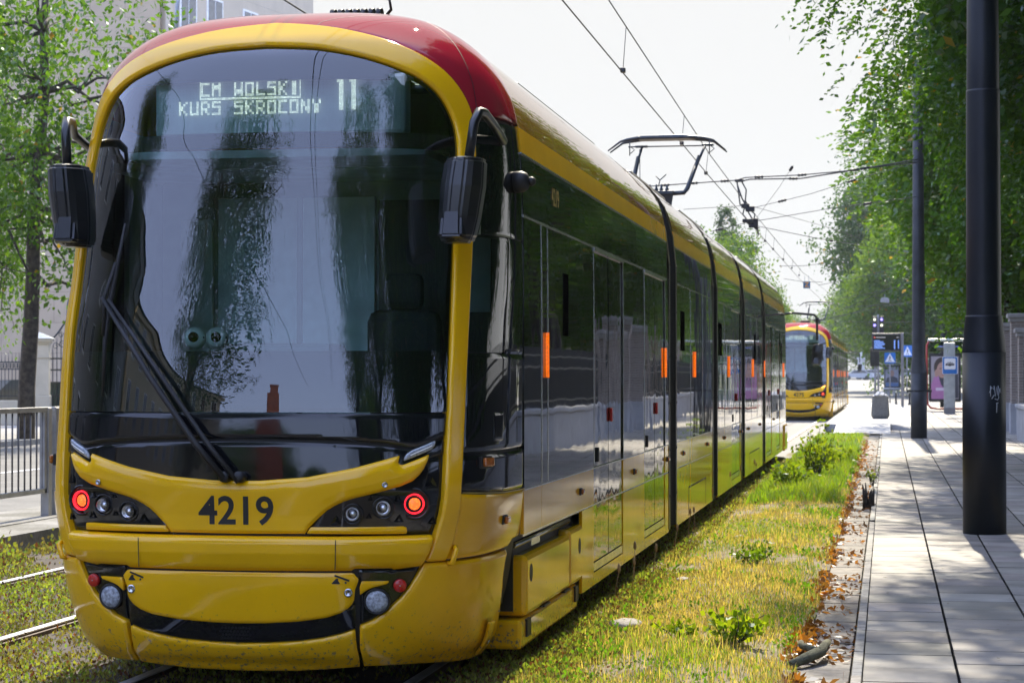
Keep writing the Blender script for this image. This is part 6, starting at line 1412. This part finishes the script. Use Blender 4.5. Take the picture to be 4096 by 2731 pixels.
for r in range(5):
    for k in range(4):
        x, z = (1.6, 4.0, 7.4, 9.8)[k], 2.5 + r * 3.35 + (.55 if r == 4 else 0); z = 15.9 if r == 4 else z
        mb = MB(); mb.bbox(x - .75, x + .75, -.03, .1, z, z + 2.3, .02); w_ = mb.build('window', M['white'], t); mb = MB(); mb.box(x - .62, x - .04, -.045, -.03, z + .12, z + 2.2).box(x + .04, x + .62, -.045, -.03, z + .12, z + 2.2); mb.build('pane', plain_once('dusty_pane', (.12, .14, .17), .1, coat=1), w_)
        mb = MB(); mb.bbox(x - .9, x + .9, -.22, .0, z - .12, z - .02, .015); mb.build('sill', plain_once('slate_sill', (.12, .14, .17), .5), w_)
c = at(407, 60, 58); t = thing('street_lamp', 'grey lamp mast with a dark box rising behind the left edge of the tram roof', 'street lamp', (c.x - .05, 58, .05), 0); mb = MB(); b_ = at(405, 108, 58).z - .05; mb.lathe([(.08, 0), (.07, b_ - .3)], 12); mb.tube([(.0, 0, b_ + .1), (.05, 0, b_ + 1.2), (.3, 0, b_ + 2.6)], [.07, .06, .04], 10); mb.build('mast', plain('mast_grey', (.33, .36, .40), .45, .3), t); mb = MB(); mb.bbox(-.18, .18, -.15, .15, b_ - .45, b_ + .1, .03); mb.build('box', M['matte'], t)
t = thing('parked_car', 'dark car parked behind the iron fence at the left edge', 'car', (gx(6, 68), 68, .05), R(70)); mb = MB(); mb.prism([(-2.1, .35), (-2.15, .7), (-1.9, .85), (-1.2, .93), (-.5, 1.42), (.9, 1.45), (1.7, .98), (2.1, .9), (2.15, .5), (2.05, .3)], -.85, .85, axis_T((0, 0, 0), (0, -1, 0))); mb.build('body', plain('dark_car', (.03, .04, .04), .3, coat=1), t)
for x in (-1.35, 1.3):
    for s in (-.8, .8): mb = MB(); mb.lathe([(.32, -.1), (.32, .1)], 18, axis_T((x, s, .32), (0, 1, 0))); mb.build('wheel', M['rubber'], t)
# ------------------------------------------------------------------ thin summer haze over the street
HM = bpy.data.materials.new('summer_haze'); HM.use_nodes = True; hn = HM.node_tree.nodes; hn.clear()
ho = hn.new('ShaderNodeOutputMaterial'); hv = hn.new('ShaderNodeVolumePrincipled')
hv.inputs['Color'].default_value = (.82, .92, 1.0, 1); hv.inputs['Density'].default_value = .0002; hv.inputs['Anisotropy'].default_value = .35
HM.node_tree.links.new(hv.outputs[0], ho.inputs['Volume'])
mb = MB(); mb.box(-120, 120, -90, 520, -1.3, 45); tag(mb.build('haze', HM), kind='stuff')
